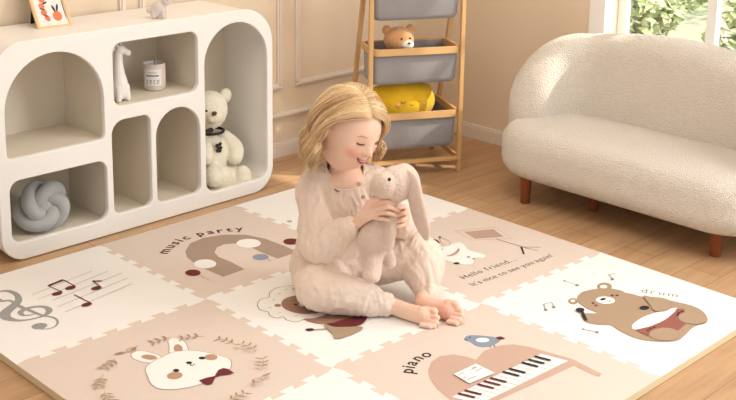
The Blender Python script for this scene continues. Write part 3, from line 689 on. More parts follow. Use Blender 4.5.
# ------------------------------------------------------------------ ladder shelf with felt bins
e1 = V((.88, -.475, 0)).normalized(); e2 = V((-e1.y, e1.x, 0)); WL = .357
FR = V((1.988, -.232, 0)); LO = FR - e1*WL/2; la = math.atan2(e1.y, e1.x)
lad = empty('ladder_shelf', (LO.x, LO.y, 0), la, label='slim bamboo ladder shelf with three trays in the room corner', cat='shelf')
def lp(x, y, z): return LO + e1*x + e2*y + V((0, 0, z))
HT = .92; hw = WL/2
def boff(z): return .275*(1-z/HT)+.03
def bmo(name, parts, m=M_bam, parent=lad):
    bm = bmesh.new()
    for a, b, wx, wy in parts: beam(bm, a, b, wx, wy)
    return obj(name, bm, m, parent, smooth=False)
for s in (-1, 1):
    bmo('front_leg', [((s*hw, 0, 0), (s*hw, 0, HT), .017, .017)])
    bmo('rear_leg', [((s*hw, boff(0), 0), (s*hw, boff(HT), HT), .017, .015)])
    bmo('side_rail', [((s*hw, .0, .052), (s*hw, boff(.052), .052), .012, .020)])
bmo('bottom_rail', [((-hw, 0, .054), (hw, 0, .054), .026, .012)]); bmo('bottom_rail', [((-hw, boff(.02), .02), (hw, boff(.02), .02), .014, .012)])
bmo('top_rail', [((-hw, 0, HT-.01), (hw, 0, HT-.01), .017, .017)])
TIERS = [(.722, .125), (.480, .126), (.234, .132)]
BINS = []
tl_ = ['top grey felt bin hanging in the ladder shelf, above the caramel teddy', 'middle grey felt bin of the ladder shelf holding the caramel teddy', 'bottom grey felt bin of the ladder shelf holding the yellow cushion']
for (zt, hb), lab in zip(TIERS, tl_):
    dp = boff(zt)
    # rim: rounded rectangular bamboo ring
    bm = bmesh.new(); po = rr(-hw+.006, hw-.006, -.010, dp+.004, .032, fix=10); pi_ = rr(-hw+.016, hw-.016, .000, dp-.006, .024, fix=10)
    g = [[bm.verts.new((x, y, z)) for x, y in L_] for L_, z in ((po, zt-.013), (po, zt+.012), (pi_, zt+.012), (pi_, zt-.013))]; n = len(po)
    for q in range(4):
        a, b = g[q], g[(q+1) % 4]
        for k in range(n): bm.faces.new((a[k], a[(k+1) % n], b[(k+1) % n], b[k]))
    obj('tray_rim', bm, M_bam, lad, angle=40)
    root = empty('felt_bin', lp(0, 0, zt), la, label=lab, cat='storage bin', group='grey felt bins in the ladder shelf')
    bm = bmesh.new(); rings = []
    prof = [(0.0, .006), (.001, -.012), (.002, -hb*.5), (.003, -hb*.85), (.009, -hb*.97), (.025, -hb)]
    for ins, z in prof:
        L_ = rr(-hw+.011+ins, hw-.011-ins, .0015+ins, dp-.008-ins, max(.008, .023-ins*.3), fix=12)
        rings.append([bm.verts.new((x+.002*sin(8*y+z*20), y+.0022*sin(x*34+z*30)+(.004*cos(pi*x/WL) if y < dp/2 and ins > .0005 and ins < .02 else 0)*-0.0, z-(.008*cos(pi*x/WL) if z < -hb*.8 else 0))) for x, y in L_])
    n = len(rings[0])
    for a, b in zip(rings, rings[1:]):
        for k in range(n): bm.faces.new((a[k], a[(k+1) % n], b[(k+1) % n], b[k]))
    bm.faces.new(rings[-1][::-1])
    o = obj('bag', bm, M_bin, root); sm = o.modifiers.new('s', 'SOLIDIFY'); sm.thickness = .002; sm.offset = -1
    BINS.append((zt, dp, hb))
def bear_small():
    zt, dp, hb = BINS[1]; root = empty('small_teddy_bear', lp(-.056, dp*.5, zt-hb-.004), la, label='caramel teddy bear with white muzzle peeking over the middle bin', cat='teddy bear')
    H = V((.006, -.015, hb+.036)); bm = bmesh.new(); ell(bm, H, (.058, .050, .050))
    for s in (-1, 1): ell(bm, H+V((s*.046, .006, .037)), (.019, .011, .019))
    ell(bm, (0, .004, hb*.5), (.040, .034, .055)); limb(bm, [(-.02, .01, .022, .02), (-.03, -.02, .022, .017)], n=2); limb(bm, [(.02, .01, .022, .02), (.03, -.02, .022, .017)], n=2)
    limb(bm, [(.03, 0, hb*.75, .016), (.05, -.015, hb*.55, .014)], n=2); limb(bm, [(-.03, 0, hb*.75, .016), (-.05, -.015, hb*.55, .014)], n=2)
    remesh(bm, .003, 4, name='body', m=M_orange, parent=root)
    bm = bmesh.new(); ell(bm, H+V((.020, -.042, -.012)), (.025, .016, .018)); obj('muzzle', bm, M_teddy, root)
    bm = bmesh.new(); ell(bm, H+V((.022, -.058, -.004)), (.006, .004, .004)); obj('nose', bm, M_nose, root)
    for x in (-.005, .030): bm = bmesh.new(); ell(bm, H+V((x, -.048 if x < 0 else -.042, .012)), .0038); obj('eye', bm, M_dark, root)
bear_small()
def yellow_cushion():
    zt, dp, hb = BINS[2]; root = empty('plush_cushion', lp(-.022, dp*.45, zt-hb-.004), la, label='mustard yellow plush cushion with sleepy face in the lowest ladder bin', cat='cushion')
    cz = hb+.030; bm = bmesh.new(); ell(bm, (.004, 0, cz), (.132, .060, .090), u=40, v=28)
    ell(bm, (0, 0, cz-.05), (.115, .055, .075)); ell(bm, (.095, 0, cz+.045), (.030, .025, .022)); ell(bm, (-.095, 0, cz+.045), (.030, .025, .022))
    remesh(bm, .004, 8, name='cushion_body', m=M_yell, parent=root, disp=lambda p_, n_: .0025*noise.noise(p_*28))
    def yf(x, z): return -.058*sqrt(max(.05, 1-(x/.130)**2-((z-cz)/.086)**2))-.0018
    for x0 in (-.01, .055):
        bm = bmesh.new(); tube(bm, [(x0+.009*cos(t), yf(x0+.009*cos(t), cz+.016-.006*sin(t)), cz+.016-.006*sin(t)) for t in [pi*k/8 for k in range(9)]], .0013, seg=6); obj('eye', bm, M_nose, root)
    for x0 in (-.03, .07): bm = bmesh.new(); ell(bm, (x0, yf(x0, cz+.001)+.001, cz+.001), (.010, .003, .007)); obj('cheek', bm, M_pinkc, root)
    bm = bmesh.new(); tube(bm, [(.022+.007*cos(t), yf(.022+.007*cos(t), cz+.004-.005*sin(t)), cz+.004-.005*sin(t)) for t in [pi*k/8 for k in range(9)]], .0012, seg=6); obj('mouth', bm, M_nose, root)
yellow_cushion()

# ------------------------------------------------------------------ boucle sofa
SY0, SY1 = -1.50, -.455; SX0, SX1 = 1.842, 2.30
sofa = empty('boucle_sofa', ((SX0+SX1)/2, (SY0+SY1)/2, 0), label='cream boucle two-seat sofa with rounded back and brown wooden legs', cat='sofa')
sinv = -V(((SX0+SX1)/2, (SY0+SY1)/2, 0))
def slab(x0, x1, y0, y1, z0, z1, r, rc, crown=.012):
    bm = bmesh.new(); rings = []
    prof = []
    for k in range(9): a = -90+180*k/8; prof.append((r*(1-cos(radians(a))), (z0+r if a < 0 else z1-r)+r*sin(radians(a)) if True else 0))
    mid = [(0, z0+r+(z1-z0-2*r)*t) for t in (.25, .5, .75)]
    prof = prof[:4]+[(0, z0+r)]+mid+[(0, z1-r)]+prof[5:]
    prof = [(r+.14, z0+.004), (r+.06, z0+.001)]+prof+[(r+.02, z1+crown*.3), (r+.05, z1+crown*.6), (r+.09, z1+crown*.85), (r+.13, z1+crown)]
    for ins, z in prof:
        L_ = rr(x0+ins, x1-ins, y0+ins, y1-ins, max(.01, rc-ins), n=14)
        L_ = resample(L_, 150); rings.append([bm.verts.new(V((x, y, z))+sinv) for x, y in L_])
    n = len(rings[0])
    for a, b in zip(rings, rings[1:]):
        for k in range(n): bm.faces.new((a[k], a[(k+1) % n], b[(k+1) % n], b[k]))
    bm.faces.new(rings[0][::-1]); bm.faces.new(rings[-1]); return bm
def resample(L_, n):
    P_ = [V(a) for a in L_]+[V(L_[0])]; ln = [0]
    for a, b in zip(P_, P_[1:]): ln.append(ln[-1]+(b-a).length)
    out = []; i = 0
    for k in range(n):
        t = ln[-1]*k/n
        while i < len(ln)-2 and ln[i+1] < t: i += 1
        out.append(tuple(P_[i].lerp(P_[i+1], (t-ln[i])/max(1e-9, ln[i+1]-ln[i]))))
    return out
bm = slab(SX0, SX1, SY0, SY1, .088, .268, .060, .19)
o = obj('seat', bm, M_sofa, sofa)
# piping-like seam round the seat cushion
bm = bmesh.new(); sp = resample(rr(SX0+.018, SX1-.018, SY0+.018, SY1-.018, .185, n=14), 150); tube(bm, [V((x, y, .246))+sinv for x, y in sp], .0035, seg=8, closed=True); obj('seam', bm, M_sofa, sofa)
# wrapping back and arms
def back_mesh():
    bm = bmesh.new(); th = .075; R0 = .20
    path = []
    xo = 2.265; ya = SY1-.055; yb = SY1*0+SY0+.055
    L_ = [(1.99, ya-.01)]
    L_ += [(2.03, ya), (2.06, ya)]
    for k in range(1, 11): a = radians(90-90*k/10); L_.append((xo-R0+R0*cos(a), ya-R0+R0*sin(a)))
    for k in range(1, 13): L_.append((xo, ya-R0+(yb+R0-ya+R0)*k/13))
    for k in range(0, 11): a = radians(-90*k/10); L_.append((xo-R0+R0*cos(a), yb+R0+R0*sin(a)))
    L_ += [(2.03, yb), (1.99, yb+.01)]
    P_ = [V(a) for a in cr(L_, 6)]
    for _ in range(40): P_ = [P_[0]]+[(P_[k-1]+P_[k]*2+P_[k+1])/4 for k in range(1, len(P_)-1)]+[P_[-1]]
    ln = [0]
    for a, b in zip(P_, P_[1:]): ln.append(ln[-1]+(b-a).length)
    tot = ln[-1]; n = 130; rings = []
    i = 0
    for k in range(n+1):
        t = tot*k/n
        while i < len(P_)-2 and ln[i+1] < t: i += 1
        c = P_[i].lerp(P_[i+1], (t-ln[i])/(ln[i+1]-ln[i])); d = (P_[min(len(P_)-1, i+1)]-P_[i]).normalized()
        j0 = max(0, i-5); j1 = min(len(P_)-1, i+6); d = (P_[j1]-P_[j0]).normalized(); nn = V((-d.y, d.x))    # left of travel: outside is +nn?
        s = min(t, tot-t); f = min(1, s/.28); hh = .25+.312*sqrt(max(0, 1-(1-f)**2))+.035*max(0, sin(pi*max(0, min(1, (t-.30)/(tot-.6))))); q = min(1, s/.05); tt = th*sqrt(max(.04, 1-(1-q)**2))
        ring = []; lo = .14
        for (sx, zz) in ([(1, lo), (1, lo+(hh-tt-lo)*.35), (1, lo+(hh-tt-lo)*.7)] + [(cos(radians(a)), ("r", sin(radians(a)))) for a in range(0, 181, 15)] + [(-1, lo+(hh-tt-lo)*.7), (-1, lo+(hh-tt-lo)*.35), (-1, lo)]):
            z = zz if not isinstance(zz, tuple) else (hh-tt)+tt*zz[1]
            ring.append(bm.verts.new(V((*(c+nn*(sx*tt)), z))+sinv))
        rings.append(ring)
    for a, b in zip(rings, rings[1:]):
        for k in range(len(a)-1): bm.faces.new((a[k], a[k+1], b[k+1], b[k]))
        bm.faces.new((a[-1], a[0], b[0], b[-1]))
    bm.faces.new(rings[0]); bm.faces.new(rings[-1][::-1]); return bm
obj('backrest', back_mesh(), M_sofa, sofa)
for x, y in ((1.893, -.626), (1.942, -1.333), (2.005, -.835), (2.16, -1.36), (2.2, -.56)):
    bm = bmesh.new(); lathe(bm, [(.016, 0), (.0175, .002), (.0205, .095)], 24, c=V((x, y, 0))+sinv); obj('leg', bm, M_leg, sofa, angle=40)

# ------------------------------------------------------------------ the child
GO = V((.87, -.76, ZM)); GX = V((sqrt(.5), -sqrt(.5), 0)); GY = V((sqrt(.5), sqrt(.5), 0))
def g(u, v, Y):
    P_ = onplane(u, v, GO+GY*Y, GY)-GO; return V((P_.dot(GX), Y, P_.z))
kid = empty('person', GO, radians(-45), label='blond toddler in cream outfit sitting barefoot on the mat, hugging a plush rabbit', cat='person')
HC = V((.017, -.036, .495))
hx = V((.686, .713*1.0, -.141)); hf = V((.677, -.698, -.233)); hu = V((.265, -.064, .962))
HM = Matrix((hx, -hf, hu)).transposed()      # columns: left, back, up
def hp(v): return HC + HM @ V(v)
def headr(d):
    """distance from centre to the surface in direction d (x left, y back, z up)"""
    a, b, c = .078, .092, .109
    if d.z < 0: c = .109+.016*min(1, -d.z*1.6); a *= (1+.24*d.z); b *= (1+.06*d.z)
    r = 1/sqrt((d.x/a)**2+(d.y/b)**2+(d.z/c)**2)
    def G(x, y, z, amp, s):
        q = V((x, y, z)).normalized(); return amp*exp(-(d-q).length_squared/(2*s*s))
    for s in (-1, 1):
        r += G(.55*s, -.78, -.44, .0095, .23) + G(.36*s, -.93, -.10, -.0050, .13) + G(.34*s, -.93, .10, .0016, .16) + G(.105*s, -.97, -.40, .0050, .045)
        r += G(.36*s, -.93, -.085, .0022, .07)
    r += G(0, -1, -.37, .0195, .060) + G(0, -1, -.25, .0085, .062) + G(0, -1, -.10, .0025, .09) + G(0, -.92, -.58, .0035, .14) + G(0, -.80, -.90, .0085, .17) + G(0, -.88, -.76, -.002, .10) + G(0, -.9, .45, .003, .4)
    r += G(0, -.90, -.60, .0015, .07) + G(0, -.82, -.84, .0022, .06)
    return r
def face_pt(x, z, off=0):
    """point on the face for direction (x,-1,z)"""
    d = V((x, -1, z)).normalized(); return hp(d*(headr(d)+off))
bm = bmesh.new(); r = bmesh.ops.create_uvsphere(bm, u_segments=128, v_segments=96, radius=1)
for v in r['verts']: d = v.co.normalized(); v.co = hp(d*headr(d))
ell(bm, (.007, -.010, .338), (.064, .056, .038))
for s in (-1, 1):   # ears
    R = HM @ Matrix.Rotation(s*.45, 3, 'Z'); ell(bm, hp((s*.077, .008, -.018)), (.005, .013, .020), rot=R); tube(bm, [hp((s*(.081+.004*cos(t)), .009+.013*cos(t), -.017+.021*sin(t))) for t in [radians(-100+25*k) for k in range(11)]], .0038, seg=8)
limb(bm, [(*hp((0, .022, -.050)), .046), (.008, -.006, .395, .043), (.004, .0, .350, .046), (.0, .0, .27, .062), (-.03, 0, .15, .068), (-.04, 0, .08, .072)])     # neck and trunk
shR, shL = V((-.076, -.008, .318)), V((.094, .02, .316))
elR, elL = g(319, 246, -.075), V((.165, .015, .200))
wrR, wrL = g(356, 224, -.135), g(403, 222, -.085)
limb(bm, [(0, 0, .29, .05), (*shR, .036), (*shR.lerp(elR, .55), .030), (*elR, .027), (*elR.lerp(wrR, .4), .027), (*wrR, .0175)])
limb(bm, [(0, 0, .29, .05), (*shL, .036), (*shL.lerp(elL, .55), .030), (*elL, .027), (*elL.lerp(wrL, .4), .026), (*wrL, .0175)])
# right hand: palm and five fingers over the rabbit's chest
pal = g(369, 213, -.165)
limb(bm, [(*wrR, .0165), (*g(363, 217, -.155), .018), (*pal, .020), (*g(375, 210, -.172), .0185)], flat=.8)
for (a, b, c, r0) in (((376, 203.5, -.178), (386, 201.5, -.196), (394, 204, -.186), .0063), ((377, 208, -.185), (388, 207, -.203), (396.5, 209.5, -.190), .0066), ((377, 213, -.184), (388, 213, -.202), (395.5, 215.5, -.190), .0064), ((376, 218, -.178), (385, 219, -.194), (391.5, 221, -.184), .0057)):
    limb(bm, [(*pal.lerp(g(*a), .4), .0085), (*g(*a), r0*1.12), (*g(*b), r0), (*g(*c), r0*.85)], seg=10)
limb(bm, [(*g(366, 208, -.165), .009), (*g(371, 201, -.178), .0078), (*g(378, 198.5, -.186), .0065)], seg=10)
# left hand: fingers come round from the far side
pl = g(404, 216, -.105)
limb(bm, [(*wrL, .0165), (*pl, .019), (*g(403, 211, -.12), .018)], flat=.85)
for (a, b, c, r0) in (((405, 207, -.135), (401.5, 207.5, -.158), (396.5, 209, -.166), .0058), ((406, 212.5, -.140), (402.5, 213.5, -.166), (396.5, 215, -.175), .0062), ((405.5, 218.5, -.138), (402, 220, -.164), (396, 221.5, -.172), .0060), ((404, 224, -.130), (400.5, 226, -.152), (395.5, 227, -.160), .0054)):
    limb(bm, [(*pl.lerp(g(*a), .35), .0085), (*g(*a), r0*1.12), (*g(*b), r0), (*g(*c), r0*.85)], seg=10)
limb(bm, [(*g(402, 208, -.11), .008), (*g(398, 202, -.128), .0072), (*g(394, 199, -.140), .006)], seg=10)
# legs
hiR, hiL = V((-.055, -.02, .078)), V((.03, .02, .078)); knR, knL = V((-.055, -.125, .062)), V((.215, -.015, .118))
anR, anL = g(394, 306.5, -.150), g(428, 293.5, -.095)
limb(bm, [(*hiR, .055), (*hiR.lerp(knR, .5), .05), (*knR, .042), (*knR.lerp(anR, .45), .036), (*knR.lerp(anR, .85), .025), (*anR, .0235)])
limb(bm, [(*hiL, .055), (*hiL.lerp(knL, .5), .05), (*knL, .040), (*knL.lerp(anL, .5), .036), (*anL, .026)])
# right foot lying on its outer side, toes toward the right
f1, f2 = g(409, 312, -.175), g(423, 317.5, -.198); f1.z = max(f1.z, .0215); f2.z = max(f2.z, .0225)
limb(bm, [(*anR, .0225), (*f1, .0225), (*f2, .0235)], flat=1.0); ell(bm, f2+V((-.004, 0, .001)), (.019, .016, .0245)); ell(bm, anR+V((-.002, .012, -.006)), (.018, .018, .018))
for k, (u, v, Y, r0) in enumerate(((433.5, 311, -.200, .0100), (436.5, 317.2, -.212, .0074), (435.6, 322, -.219, .0069), (433, 326, -.225, .0065), (429, 329, -.229, .0062))):
    t = g(u, v, Y); t.z = max(t.z, r0); limb(bm, [(*(t+V((-.020, .008, 0))), r0*1.02), (*(t+V((-.008, .003, 0))), r0*.86), (*t, r0), (*(t+V((.003, -.001, -.001))), r0*.98)], n=3, seg=12)
# left foot, sole toward the viewer
q0, q1, q2 = g(424, 303, -.125), g(436, 308.5, -.150), g(447.5, 313, -.172)
for q in (q0, q1, q2): q.z = max(q.z, .025)
limb(bm, [(*anL, .0265), (*q0, .0275), (*q1, .0260), (*q2, .0255)], flat=.95); ell(bm, q2, (.020, .017, .0285)); ell(bm, q0+V((-.006, -.004, 0)), (.021, .019, .021))
for k, (u, v, Y, r0) in enumerate(((455.5, 304.5, -.176, .0115), (460.5, 310.5, -.188, .0082), (461.3, 315.3, -.196, .0075), (459.5, 319.6, -.203, .0070), (456, 323, -.209, .0064))):
    t = g(u, v, Y); t.z = max(t.z, r0); limb(bm, [(*(t+V((-.020, .008, 0))), r0*1.02), (*(t+V((-.008, .003, 0))), r0*.86), (*t, r0), (*(t+V((.002, -.002, -.002))), r0*.98)], n=3, seg=12)
skin = M_skin
# rosy cheeks, nose, knees of fingers: soft tint of the skin itself around fixed places
def tint(m, spots):
    nt = m.node_tree; b = nt.nodes['Principled BSDF']; src = b.inputs['Base Color'].links[0].from_socket; tc = nt.nodes.new('ShaderNodeTexCoord')
    for c, rad, col, amt in spots:
        vm = nt.nodes.new('ShaderNodeVectorMath'); vm.operation = 'DISTANCE'; vm.inputs[1].default_value = c; nt.links.new(tc.outputs['Object'], vm.inputs[0])
        mr = nt.nodes.new('ShaderNodeMapRange'); mr.interpolation_type = 'SMOOTHSTEP'; mr.inputs[1].default_value = rad*.25; mr.inputs[2].default_value = rad; mr.inputs[3].default_value = amt; mr.inputs[4].default_value = 0
        nt.links.new(vm.outputs['Value'], mr.inputs[0]); mx = nt.nodes.new('ShaderNodeMix'); mx.data_type = 'RGBA'; mx.inputs[7].default_value = (*col, 1)
        nt.links.new(mr.outputs[0], mx.inputs[0]); nt.links.new(src, mx.inputs[6]); src = mx.outputs[2]
    nt.links.new(src, b.inputs['Base Color'])
rosy = S(232, 140, 118)
tint(skin, [(face_pt(.52, -.50), .030, rosy, .45), (face_pt(-.52, -.50), .030, rosy, .45), (face_pt(0, -.37), .014, rosy, .35), (q2, .045, rosy, .55), (f2+V((.01, 0, 0)), .035, rosy, .40), (g(396, 213, -.17), .03, rosy, .35)])
body = remesh(bm, .0019, 2, name='body', m=skin, parent=kid, fac=.4)

# facial features
M_lash = mat('lash_brown', S(92, 58, 42), .6); M_brow = mat('brow_blond', S(196, 156, 120), .8); M_lip = mat('lip_rose', S(208, 112, 102), .4); M_mouth = mat('mouth_inside', S(110, 38, 36), .5); M_tooth = mat('teeth', S(244, 236, 226), .3); M_lid = mat('eyelid', S(236, 188, 164), .5)
for s in (-1, 1):
    bm = bmesh.new(); pts = [face_pt(s*(.38+.135*cos(t)), -.095-.040*sin(t), .0006) for t in [pi*k/12 for k in range(13)]]
    tube(bm, pts, [.0007+.0013*sin(pi*k/12) for k in range(13)], seg=6)
    for k in range(2, 12):
        t = pi*k/12; a = face_pt(s*(.38+.135*cos(t)), -.095-.040*sin(t), .0006); b = face_pt(s*(.38+.160*cos(t)), -.105-.075*sin(t), .0045); tube(bm, [a, a.lerp(b, .5)+V((0, 0, -.0006)), b], [.0006, .00045, .0002], seg=5)
    obj('eyelash', bm, M_lash, kid)
    bm = bmesh.new(); pts = [face_pt(s*(.38+.125*cos(t)), -.050+.030*sin(t), .0003) for t in [pi*k/12 for k in range(13)]]; tube(bm, pts, .0006, seg=6); obj('eyelid', bm, M_lid, kid)
    bm = bmesh.new(); pts = [face_pt(s*(.20+.36*t), .105+.05*sin(pi*t*.9), .0002) for t in [k/10 for k in range(11)]]; tube(bm, pts, [.0005+.0013*sin(pi*(k+1)/12) for k in range(11)], seg=6, flat=.6); obj('eyebrow', bm, M_brow, kid)
for s in (-1, 1):
    bm = bmesh.new(); ell(bm, face_pt(.065*s, -.455, .0002), (.0022, .0014, .0014), rot=HM, u=10, v=8); obj('nostril', bm, mat('nostril_shade', S(150, 84, 70), .7), kid)
bm = bmesh.new()
mo = lambda t, k, off: face_pt(.285*k*cos(t), -.735+.105*(cos(t)**2)*k+(.020 if sin(t) > 0 else .115)*k*sin(t), off)
vs = [bm.verts.new(mo(2*pi*k/32, 1, .0010)) for k in range(32)]; c_ = bm.verts.new(mo(0, 0, -.0010))
for k in range(32): bm.faces.new((vs[k], vs[(k+1) % 32], c_))
mth = obj('mouth', bm, M_mouth, kid)
bm = bmesh.new(); tube(bm, [mo(2*pi*k/40, 1.06, .0008) for k in range(40)], [(.0016 if sin(2*pi*k/40) > 0 else .0026)*(.35+.65*abs(sin(2*pi*k/40))) for k in range(40)], seg=8, closed=True); obj('lips', bm, M_lip, mth)
bm = bmesh.new()
for k in range(8):
    x = -.14+.04*k; c0 = face_pt(x, -.735+.12*abs(x), .0016); ell(bm, c0, (.0019, .0012, .0020), rot=HM, u=8, v=6)
obj('teeth', bm, M_tooth, mth)

# hair
M_hair = bpy.data.materials.new('blond_hair'); M_hair.use_nodes = True; nt = M_hair.node_tree; b = nt.nodes['Principled BSDF']; b.inputs['Roughness'].default_value = .42; b.inputs['Specular IOR Level'].default_value = .5
b.inputs['Sheen Weight'].default_value = .2
at = nt.nodes.new('ShaderNodeAttribute'); at.attribute_name = 'strand'; rp = nt.nodes.new('ShaderNodeValToRGB')
rp.color_ramp.elements[0].color = (*S(160, 116, 70), 1); rp.color_ramp.elements[1].color = (*S(250, 226, 182), 1); el = rp.color_ramp.elements.new(.5); el.color = (*S(218, 178, 124), 1)
nt.links.new(at.outputs['Fac'], rp.inputs[0]); nt.links.new(rp.outputs[0], b.inputs['Base Color'])
def build_hair():
    rnd = random.Random(11); bm = bmesh.new(); lay = bm.verts.layers.float.new('strand')
    def addtube(pts, rad, val):
        before = tube(bm, pts, rad, seg=4, caps=False)
        for rg in before:
            for v in rg: v[lay] = val
    # close-fitting cap under the strands
    n0 = len(bm.verts); r = bmesh.ops.create_uvsphere(bm, u_segments=64, v_segments=48, radius=1); kill = []
    for v in r['verts']:
        d = v.co.normalized(); az = math.atan2(abs(d.x), -d.y)
        lim = .62 if az < .6 else (.62-(az-.6)*.62 if az < 1.5 else .06-(az-1.5)*1.6)
        if d.z < max(-.62, lim): kill.append(v)
        v.co = hp(d*(headr(d)+.0035)); v[lay] = .35
    bmesh.ops.delete(bm, geom=kill, context='VERTS')
    NL = 190; PER = 34
    for li in range(NL+4):
        s = -1 if li % 2 or li >= NL else 1
        u = ((li//2)+.5)/(NL/2)+rnd.uniform(-.01, .01); u = min(.999, max(0, u)) if li < NL else .16; az = radians(64+116*u**.9)
        lph = rnd.uniform(0, 6.28); lamp_ = .005+.006*rnd.random(); lL = rnd.uniform(.060, .098)+(.012 if s < 0 else -.010); llift = .004+.010*rnd.random(); lkx = rnd.uniform(.15, .75)*(1 if s < 0 else .2); lcol = min(.98, max(.05, rnd.gauss(.55, .24)))
        lry = -.70+1.05*u+rnd.uniform(-.05, .05)
        for si in range(PER):
            a_ = az+rnd.gauss(0, .050); a_ = max(radians(60), a_); ry = lry+rnd.gauss(0, .04)
            root = V((s*rnd.uniform(.0, .04)-.12, ry, .0)); root.z = sqrt(max(.15, 1-min(.85, root.y**2+root.x**2))); root.normalize()
            ae = radians(88+3*(li-NL)+rnd.gauss(0, 2)) if li >= NL else a_ if s > 0 else max(a_, radians(94)+.17*(a_-radians(64)))+rnd.gauss(0, .035)
            eq = V((s*sin(ae), -cos(ae), -.18)).normalized(); lift = llift+rnd.gauss(0, .0022)
            pts = []; ns = 9; ang = root.angle(eq); axis = root.cross(eq).normalized()
            for k in range(ns):
                t = k/(ns-1); d = Matrix.Rotation(ang*t, 3, axis) @ root
                if u < .35: d = (d + V((0, (-.12 if s > 0 else .10)*sin(pi*t), (.12 if s > 0 else .14)*sin(pi*t)))*(1-u/.35)).normalized()
                wv = .0022*sin(lph+9*t)*t
                pts.append(hp(d*(max(.088, headr(d))+lift*sin(pi*min(1, t*1.3)*.5)+.007+wv)))
            out = (HM @ V((s*sin(a_), -cos(a_)*.6, 0))); out.z = 0; out.normalize(); tang = V((-out.y, out.x, 0))
            L = lL*rnd.uniform(.8, 1.08); ph = lph+rnd.gauss(0, .25); amp = lamp_*rnd.uniform(.8, 1.2); kx = lkx*rnd.uniform(.8, 1.2)
            p0 = pts[-1]; d0 = (pts[-1]-pts[-2]).normalized(); nl = 10; j = V((rnd.gauss(0, .0016), rnd.gauss(0, .0016), 0))
            for k in range(1, nl+1):
                t = k/nl; d0 = (d0*.6+V((0, 0, -1))*.4+out*(kx*t*.38)).normalized(); p0 = p0+d0*(L/nl)
                pts.append(p0+out*(amp*(sin(ph+6.5*t)-sin(ph)))*min(1, 2*t)+tang*(amp*(cos(ph+6*t)-cos(ph)))*min(1, 2*t)+j*t*(1.4-t))
            rr_ = rnd.uniform(.0006, .0011); n = len(pts); rad = [rr_*(.6+.4*min(1, k/3)) * (1 if k < n-5 else (n-k)/6) for k in range(n)]
            addtube(pts, rad, min(1, max(0, lcol+rnd.gauss(0, .14))))
    # stray wisps
    for i in range(110):
        s = rnd.choice((-1, 1)); az = radians(rnd.uniform(105, 175) if s < 0 else rnd.uniform(75, 170)); d = V((s*sin(az), -cos(az), rnd.uniform(-.5, .6))).normalized(); p0 = hp(d*(headr(d)+.012)); o_ = (HM @ V((s*sin(az), -cos(az), 0))); pts = [p0]
        L = rnd.uniform(.03, .07)
        for k in range(1, 8): t = k/7; pts.append(p0+o_*(.016*t*rnd.uniform(.8, 1.1)+.004*sin(6*t))+V((0, 0, -L*t)))
        addtube(pts, [.0005]*7+[.0002], .8)
    me = bpy.data.meshes.new('hair'); bm.to_mesh(me); bm.free(); return addme('hair', me, M_hair, kid)
build_hair()

# clothes
def folds(scale, amp, dirs):
    def f(p_, n_):
        v = 0
        for (c, ax, rad, fr, a) in dirs:      # localised creases round a joint
            d = (p_-c).length
            if d < rad: v += a*(1-d/rad)*sin(fr*(p_-c).dot(ax)+3*noise.noise(p_*22))
        w_ = noise.noise_vector(p_*14)*.020; q = p_+w_; r1 = 1-2.6*abs(noise.noise(V((q.x*scale, q.y*scale, q.z*scale*.42)))); r2 = 1-2.6*abs(noise.noise(V((q.x*scale*2.1+5, q.y*scale*2.1, q.z*scale*.8))))
        return amp*(.55*max(-.6, r1)+.30*max(-.6, r2))+v
    return f
bm = bmesh.new()
limb(bm, [(-.045, 0, .065, .098), (-.036, 0, .12, .094), (-.018, 0, .20, .086), (.002, 0, .290, .080), (.002, 0, .335, .066), (.003, 0, .362, .050)], flat=.86, n=6, seg=24)
limb(bm, [(0, 0, .315, .060), (*shR, .048), (*shR.lerp(elR, .5), .050), (*elR, .052), (*elR.lerp(wrR, .5), .041), (*elR.lerp(wrR, .80), .031)], n=6)
limb(bm, [(0, 0, .315, .060), (*shL, .048), (*shL.lerp(elL, .5), .045), (*elL, .046), (*elL.lerp(wrL, .5), .038), (*elL.lerp(wrL, .80), .029)], n=6)
cr_ = elR.lerp(wrR, .82); cdir = (wrR-elR).normalized(); limb(bm, [(*(cr_-cdir*.012), .028), (*cr_, .031), (*(cr_+cdir*.006), .029)], n=3)
shirt = remesh(bm, .0030, 7, name='shirt', m=M_cloth, parent=kid, disp=folds(34, .0055, [(elR, (shR-elR).normalized(), .065, 260, .0032), (elL, (shL-elL).normalized(), .06, 260, .0030), (V((-.07, -.06, .1)), V((.3, 0, 1)).normalized(), .09, 190, .0035), (V((.0, -.07, .1)), V((-.4, 0, 1)).normalized(), .08, 190, .003)]))
from mathutils.bvhtree import BVHTree
tre = BVHTree.FromPolygons([v.co.copy() for v in shirt.data.vertices], [tuple(p_.vertices) for p_ in shirt.data.polygons])
npts = []
for t in [2*pi*k/48 for k in range(48)]:
    x, y = .008+.054*cos(t), -.012+.052*sin(t); h_ = tre.ray_cast(V((x, y, .6)), V((0, 0, -1)))[0]
    npts.append(V((x, y, (h_.z if h_ else .35)+.0005)))
for _ in range(4): npts = [(npts[k-1]+npts[k]*2+npts[(k+1) % 48])/4 for k in range(48)]
bm = bmesh.new(); bm.from_mesh(shirt.data); bmesh.ops.delete(bm, geom=[v for v in bm.verts if v.co.z > .30 and ((v.co.x-.008)/.054)**2+((v.co.y+.012)/.052)**2 < .98], context='VERTS'); bm.to_mesh(shirt.data); bm.free()
bm = bmesh.new(); tube(bm, npts, .0036, seg=8, closed=True); obj('neckband', bm, M_cloth, shirt)
